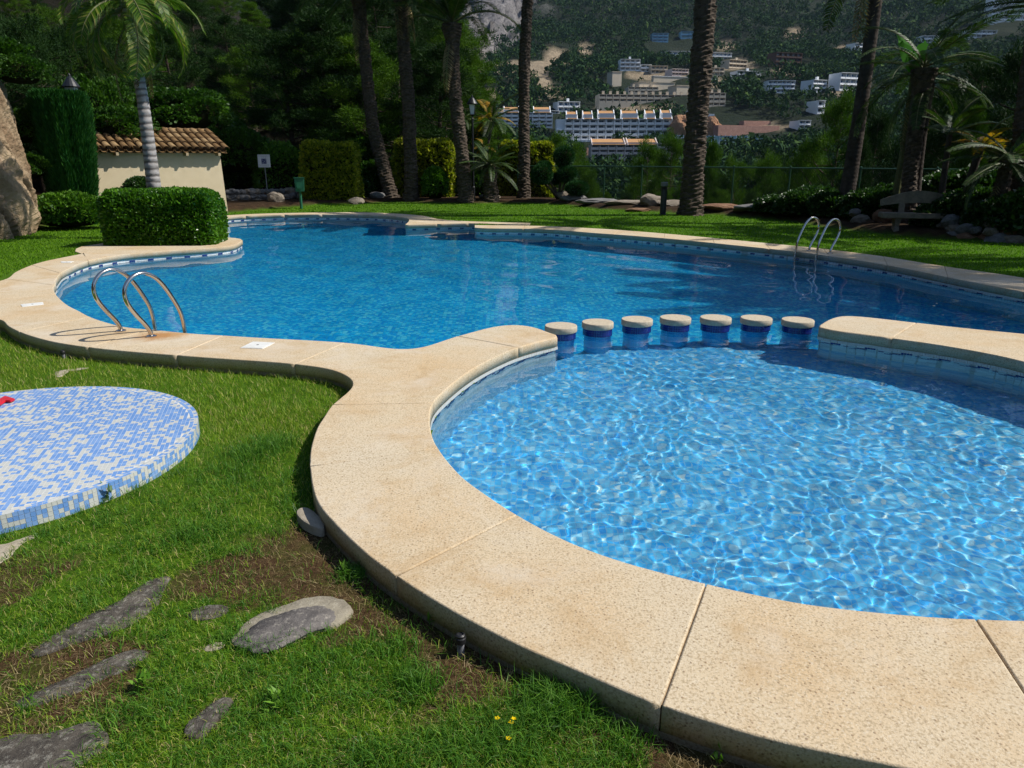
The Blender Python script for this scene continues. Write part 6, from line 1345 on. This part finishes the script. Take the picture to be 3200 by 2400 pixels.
def block(name, label, cat, px0, px1, pyb, pyt, rows, cols, mw, mg, D=9, balcony=True, rz=0, steps=None, roof=None, pier=.10, slabt=.22, rec=1.4, parap=.42, overh=.0, chim=0, base=4):
    if name == 'villa': rz = (px0 * 7 % 10) * .045 + .05
    if name == 'terraced_housing': rz = .12
    b, wd = place(px0, px1, pyb); top = W((px0 + px1) / 2, pyt, b.y).z; H = top - b.z; fh = H / rows; cw = wd / cols
    r = thing(name, label, cat, b, rz)
    MB().box((0, rec + (D - rec) / 2, H / 2 - base / 2), (wd, D - rec, H + base)).build('wall', mw, r)
    if base: MB().box((0, rec / 2, -base / 2 - .003), (wd - .02, rec - .01, base)).build('foundation', mw, r)
    ok = lambda i, j: steps is None or steps(i, j)
    sl = boxmesh(cw - .004, rec + overh, slabt, mw); pr = boxmesh(cw * pier, rec - .01, fh - slabt - .01, mw); wn = boxmesh(cw * .56, .12, fh * .58, mg); fm = boxmesh(cw * .70, .06, fh * .70, mw); pa = boxmesh(cw * .86, .14, fh * parap, mw)
    for i in range(rows + 1):
        for j in range(cols):
            x = -wd / 2 + cw * (j + .5); z = i * fh
            if not (ok(min(i, rows - 1), j) or (i > 0 and ok(i - 1, j))): continue
            inst(sl, 'floor_slab', r, Matrix.Translation((x, (rec - overh) / 2, z)))
            if i < rows and ok(i, j):
                w1 = inst(wn, 'window', r, Matrix.Translation((x, rec - .02, z + fh * .48)))
                if balcony: inst(pa, 'balcony', r, Matrix.Translation((x, .08, z + slabt / 2 + fh * parap / 2)))
                inst(pr, 'pier', r, Matrix.Translation((x - cw / 2 + cw * pier / 2 + .002, rec / 2 + .01, z + fh / 2)))
                if j == cols - 1: inst(pr, 'pier', r, Matrix.Translation((x + cw / 2 - cw * pier / 2 - .002, rec / 2 + .01, z + fh / 2)))
    if roof:
        for a, c_, h_ in roof:
            x0, x1 = -wd / 2 + wd * a, -wd / 2 + wd * c_
            MB().box(((x0 + x1) / 2, 2.6, H + h_ / 2), (x1 - x0, 5.0, h_ + .1)).build('penthouse', mw, r)
            MB().add([(x0, -.3, H + h_ * .1), (x1, -.3, H + h_ * .1), (x1, 5.2, H + h_ + 1.4), (x0, 5.2, H + h_ + 1.4), (x0, -.3, H + h_ * .1 - .2), (x1, -.3, H + h_ * .1 - .2), (x1, 5.2, H + .1), (x0, 5.2, H + .1)], [(0, 1, 2, 3), (4, 7, 6, 5), (0, 4, 5, 1), (1, 5, 6, 2), (2, 6, 7, 3), (3, 7, 4, 0)]).build('roof', m_rf, r)
            for xx in (x0 - .12, x1 + .12): MB().add([(xx - .2, -.5, H + .1), (xx + .2, -.5, H + .1), (xx + .2, 5.4, H + h_ + 1.9), (xx - .2, 5.4, H + h_ + 1.9), (xx - .2, -.5, H - .3), (xx + .2, -.5, H - .3), (xx + .2, 5.4, H), (xx - .2, 5.4, H)], [(0, 1, 2, 3), (4, 7, 6, 5), (0, 4, 5, 1), (1, 5, 6, 2), (2, 6, 7, 3), (3, 7, 4, 0)]).build('gable_wall', mw, r)
    for k in range(chim): MB().box((-wd / 2 + wd * (k + .7) / (chim + .4), 2.5, H + .9), (1.2, 1.2, 1.8)).build('chimney', mw, r)
    return r, wd, H, fh
# the big white block, with its blank podium
rA = block('apartment_building', 'long white apartment block with orange roof pieces, the largest on the slope', 'apartment block', 1748, 2110, 440, 372, 4, 15, m_wh, m_gl, D=12, steps=lambda i, j: not ((i >= 3 and j in (0, 14)) or (i >= 2 and j == 0)), roof=[(.085, .165, 2.0), (.22, .29, 2.0), (.345, .47, 2.4), (.535, .66, 2.4), (.73, .80, 2.4), (.86, .935, 2.6)], base=5, parap=.36)
r, wd, H, fh = rA
bp = place(1740, 2112, 441)[0]
MB().box((0, -1.2, -1.7), (wd + 3.5, 2.4, 3.6)).build('podium', m_wh, r)
for k in range(9): MB().box((-wd / 2 - 1.6 + (wd + 3.2) * k / 8, -2.5, -1.7), (.5, .3, 3.5)).build('pilaster', m_wh, r)
for k in range(14): MB().box((-wd / 2 + wd * (k + .5) / 14, -2.42, -.9), (.9, .1, .9)).build('podium_window', m_gl, r)
block('apartment_building', 'shaded white apartment block left of the largest one', 'apartment block', 1560, 1722, 400, 352, 4, 8, m_wh, m_gl, D=10, roof=[(.12, .38, 1.4), (.66, .95, 1.4)], parap=.4)
block('apartment_building', 'pinkish apartment block below the largest white one', 'apartment block', 1850, 2050, 512, 452, 4, 8, m_pk, m_gl, D=10, roof=[(.02, .5, .8), (.55, .98, .8)], parap=.42)
block('apartment_building', 'pinkish annex right of the pink apartment block behind a pine', 'apartment block', 2052, 2130, 512, 448, 4, 3, m_pk, m_gl, D=10)
block('terraced_housing', 'long sand coloured terraced housing row above the white block', 'terraced houses', 1878, 2165, 322, 296, 2, 14, m_cr, m_gl, D=9, chim=13, parap=.4)
block('terraced_housing', 'upper stepped sand coloured row over the terraced housing', 'terraced houses', 1965, 2055, 294, 272, 2, 5, m_cr, m_gl, D=8, chim=3)
block('terraced_housing', 'sand coloured stepped houses right of the big palm trunk', 'terraced houses', 2210, 2265, 335, 290, 3, 3, m_cr, m_gl, D=8, chim=2)
def wallbox(name, label, cat, px0, px1, pyb, pyt, mat, D=3, cap=None, dy=0):
    b, wd = place(px0, px1, pyb, dy); top = W((px0 + px1) / 2, pyt, b.y).z; H = top - b.z; r = thing(name, label, cat, b)
    r.rotation_euler.z = .30 if mat in (m_cr, m_redw) else 0
    MB().box((0, D / 2, H / 2 - 2), (wd, D, H + 4)).build('wall', mat, r, bevel=.1)
    if cap: MB().box((0, D / 2 - .1, H + .12), (wd + .4, D + .4, .25)).build('coping', cap, r)
    return r, wd, H
wallbox('blank_building', 'plain sand coloured windowless block above the terraces', 'building', 1995, 2110, 285, 258, m_cr, 12, m_cr)
wallbox('blank_building', 'plain sand coloured block beside the big palm trunk', 'building', 2112, 2165, 297, 268, m_cr, 10, m_cr)
wallbox('water_tower', 'square stone tower left of the white villas', 'tower', 1912, 1942, 272, 225, m_cr, 8, m_cr)
wallbox('retaining_wall', 'pale stone retaining wall under the white villas', 'retaining wall', 2040, 2155, 258, 240, m_cr, 3, m_wh)
m_orock = mk_stone('orange_cut_rock', (.22, .11, .06), (.52, .30, .17), (.56, .38, .24), .25, 1, 1.5)
rw_ = wallbox('retaining_wall', 'large red brown masonry retaining wall, lower part', 'retaining wall', 2235, 2445, 420, 392, m_redw, 4)[0]
wallbox('retaining_wall', 'raised red brown masonry wall section with stepped top', 'retaining wall', 2320, 2412, 396, 378, m_redw, 4)
wallbox('white_wall', 'white boundary wall right below the orange rock cut', 'wall', 2112, 2160, 432, 422, m_wh, 2)
wallbox('white_wall', 'small white wall segment above the orange cut rock', 'wall', 2150, 2166, 362, 345, m_wh, 4)
wallbox('white_wall', 'short white wall piece right of the big palm above the red wall', 'wall', 2208, 2232, 366, 356, m_wh, 3)
wallbox('red_house', 'small dark red wall left of the pink apartment block', 'building', 1832, 1852, 485, 462, m_redw, 5)
for (px, py, sx, sz, lb) in ((2128, 400, 34, 44, 'orange cut rock face beside the largest white block'), (2158, 402, 20, 38, 'rough orange rock left of the big palm trunk'), (2225, 400, 26, 40, 'orange rock face right of the big palm trunk')):
    h_ = hit(px, py + sz * .7); k = h_.y / FPX; o = bpy.data.objects.new('cut_rock', bpy.data.meshes.new('cut_rock')); bm = bmesh.new(); bmesh.ops.create_icosphere(bm, subdivisions=4, radius=1)
    for v in bm.verts: v.co *= 1 + (float(fbm(v.co.x * 2.2 + px, v.co.z * 2 + v.co.y * 1.4, 5, 3)) - .5) * .7
    bm.to_mesh(o.data); bm.free(); o.data.materials.append(m_orock); C.objects.link(o); o.location = (h_.x, h_.y + 2, h_.z + sz * .5 * k); o.scale = (sx * k, 4, sz * k); tag(o, lb, 'rock face')
# glass screened sports court below the red wall
b, wd = place(2185, 2380, 452); top = W(2280, 424, b.y).z; H = top - b.z
r = thing('glass_screen_wall', 'pale glass screen wall below the red brown wall', 'glass screen', b); MB().box((0, .3, H * .12 - 1), (wd, .6, H * .24 + 2)).build('base_wall', m_wh, r)
pm = boxmesh(wd / 12 - .3, .1, H * .72, m_grn)
for k in range(12): inst(pm, 'glass_panel', r, Matrix.Translation((-wd / 2 + wd * (k + .5) / 12, .3, H * .62)))
for k in range(13): MB().box((-wd / 2 + wd * k / 12, .3, H * .55), (.28, .28, H * 1.05)).build('post', m_wh, r)
# villas
VS = [('white villa with gabled top standing left among the villas', 1940, 1998, 222, 185, 3, 4, m_wh, m_gl, 1), ('small white cube house right of the gabled villa', 2003, 2034, 226, 202, 2, 2, m_wh, m_gl, 0), ('sand coloured low villa with wide roof right of the cube house', 2036, 2085, 232, 206, 2, 4, m_cr, m_gl, 0), ('sand coloured arcaded villa below the blue glass house', 2092, 2150, 200, 180, 2, 5, m_cr, m_gl, 0), ('long low villa with violet shade beside the big palm', 2098, 2152, 238, 216, 2, 5, m_pk, m_gl, 0),
      ('white framed house with blue glass left of the big palm', 2070, 2152, 186, 160, 2, 5, m_wh, m_glb, 0), ('pale blue glass house high on the slope, left one', 2040, 2086, 132, 104, 3, 3, m_lb, m_glb, 0), ('pale turquoise house high on the slope beside the palm', 2130, 2180, 122, 98, 2, 2, m_lb, m_grn, 0), ('white house with slanted roofs and blue glass right of the palm', 2222, 2286, 190, 165, 2, 5, m_wh, m_glb, 0),
      ('cream house with columns below the slanted roof house', 2274, 2338, 214, 188, 2, 5, m_cr, m_gl, 1), ('sand coloured villa directly right of the big palm', 2216, 2262, 238, 212, 2, 3, m_cr, m_gl, 1), ('small white box house under the sand villa', 2216, 2240, 262, 238, 2, 1, m_wh, m_gl, 0), ('white arcaded villa in the middle of the slope', 2302, 2378, 246, 222, 2, 6, m_wh, m_gl, 1), ('dark terraced modern villa with white floor edges', 2418, 2508, 210, 165, 3, 5, m_brn, m_gl, 0),
      ('long blue white three storey villa at mid slope', 2400, 2480, 292, 252, 3, 6, m_wh, m_glb, 0), ('blue white villa with red roof strip right of the long villa', 2534, 2585, 290, 250, 3, 3, m_wh, m_glb, 1), ('large white villa with glazed bay beside the leaning palm', 2618, 2692, 284, 228, 3, 4, m_wh, m_glb, 0), ('white framed cube among the green pines', 2552, 2576, 356, 314, 2, 1, m_wh, m_gl, 0), ('low blue white house behind the pines on the right', 2496, 2532, 405, 376, 2, 2, m_wh, m_glb, 0),
      ('small white villa left of the leaning palm top', 2668, 2700, 160, 135, 2, 2, m_wh, m_glb, 0), ('white cottage with tall chimney left below the terraces', 1745, 1812, 352, 318, 2, 4, m_wh, m_glb, 1), ('small blue shaded house at the end of the left block', 1722, 1748, 358, 346, 1, 2, m_wh, m_glb, 0), ('grey villa high at the upper right behind fronds', 3020, 3110, 120, 95, 2, 6, m_wh, m_gl, 0), ('hillside hotel with stacked balconies at the upper right corner', 3100, 3230, 64, -20, 5, 7, m_wh, m_gl, 0), ('white villa glimpsed through fronds at the right', 2880, 2930, 135, 112, 2, 3, m_wh, m_glb, 0),
      ('little white house with red roof seen through the fence', 2035, 2075, 580, 566, 1, 3, m_wh, m_gl, 0), ('white gate house seen through the fence near the fourth post', 2405, 2440, 552, 532, 1, 2, m_wh, m_gl, 0)]
for lb, x0, x1, yb, yt, rw, cl_, mw, mg, ch in VS: block('villa', lb, 'house', x0, x1, yb, yt, rw, cl_, mw, mg, D=9, chim=ch, overh=.5, parap=.3, base=4, rec=1.6)

# ------------------------------------------------------------------ forest on the far slope
m_far = m_leaf('far_pine_foliage', [(.0, (.008, .026, .012)), (.5, (.018, .048, .018)), (.85, (.034, .075, .02)), (1, (.065, .11, .022))], trans=.1, rough=.8, spec=.05)
def far_forest():
    rng = np.random.default_rng(77); n = 44000; a = np.radians(rng.uniform(-13, 46, n)); r = 135 * (1500 / 135) ** (rng.random(n) ** .8); x = r * np.sin(a); y = r * np.cos(a); z = T(x, y)
    ra, rb = masks(x, y, z); dens = fbm(x / 45, y / 45, 3, 88); ok = (ra + rb < .35) & (rng.random(n) < sst(.25, .45, dens) * .8 + .35)
    for ox, oy, orad in OCC: ok &= ~((np.abs(x - ox) < orad * 1.02) & (y < oy + 14) & (y > oy - 10 - .05 * oy))
    sx, sy = screen(x, y, z)
    x, y, z, r = x[ok], y[ok], z[ok], r[ok]; n = len(x); h = rng.uniform(4, 11, n) * (1 + r / 2600); w_ = h * rng.uniform(.26, .45, n); k = 25
    N = runit(n * k, rng); N[:, 2] = np.abs(N[:, 2]) * .9 - .25 ; f = .6 + .45 * rng.random(n * k)
    P = N * f[:, None] * np.repeat(np.c_[w_, w_, h * .55], k, 0) + np.repeat(np.c_[x, y, z + h * .42], k, 0); s = np.repeat(w_, k) * rng.uniform(.35, .75, n * k)
    D1 = runit(n * k, rng) * s[:, None]; D2 = np.cross(N, runit(n * k, rng)) * s[:, None]
    V = np.stack([P - D1 * .5 - D2 * .4, P + D2 * .6, P + D1 * .5 - D2 * .2], 1).reshape(-1, 3); Tt = np.arange(n * k)[:, None] * 3 + [[0, 1, 2]]
    return tag(npmesh('far_forest', V, Tt, m_far), 'distant pine forest on the mountain', kind='stuff')
far_forest()

# ------------------------------------------------------------------ air
hz = NT('mountain_haze'); pv = hz.n('VolumePrincipled'); pv.inputs['Color'].default_value = (.50, .68, 1, 1); pv.inputs['Density'].default_value = .000042; pv.inputs['Anisotropy'].default_value = .2
hz.l(pv.outputs[0], hz.out.inputs['Volume'])
o = MB().box((0, 900, 285), (9000, 10400, 720)).build('haze', hz.mat); tag(o, 'thin blue air over the valley', kind='stuff')
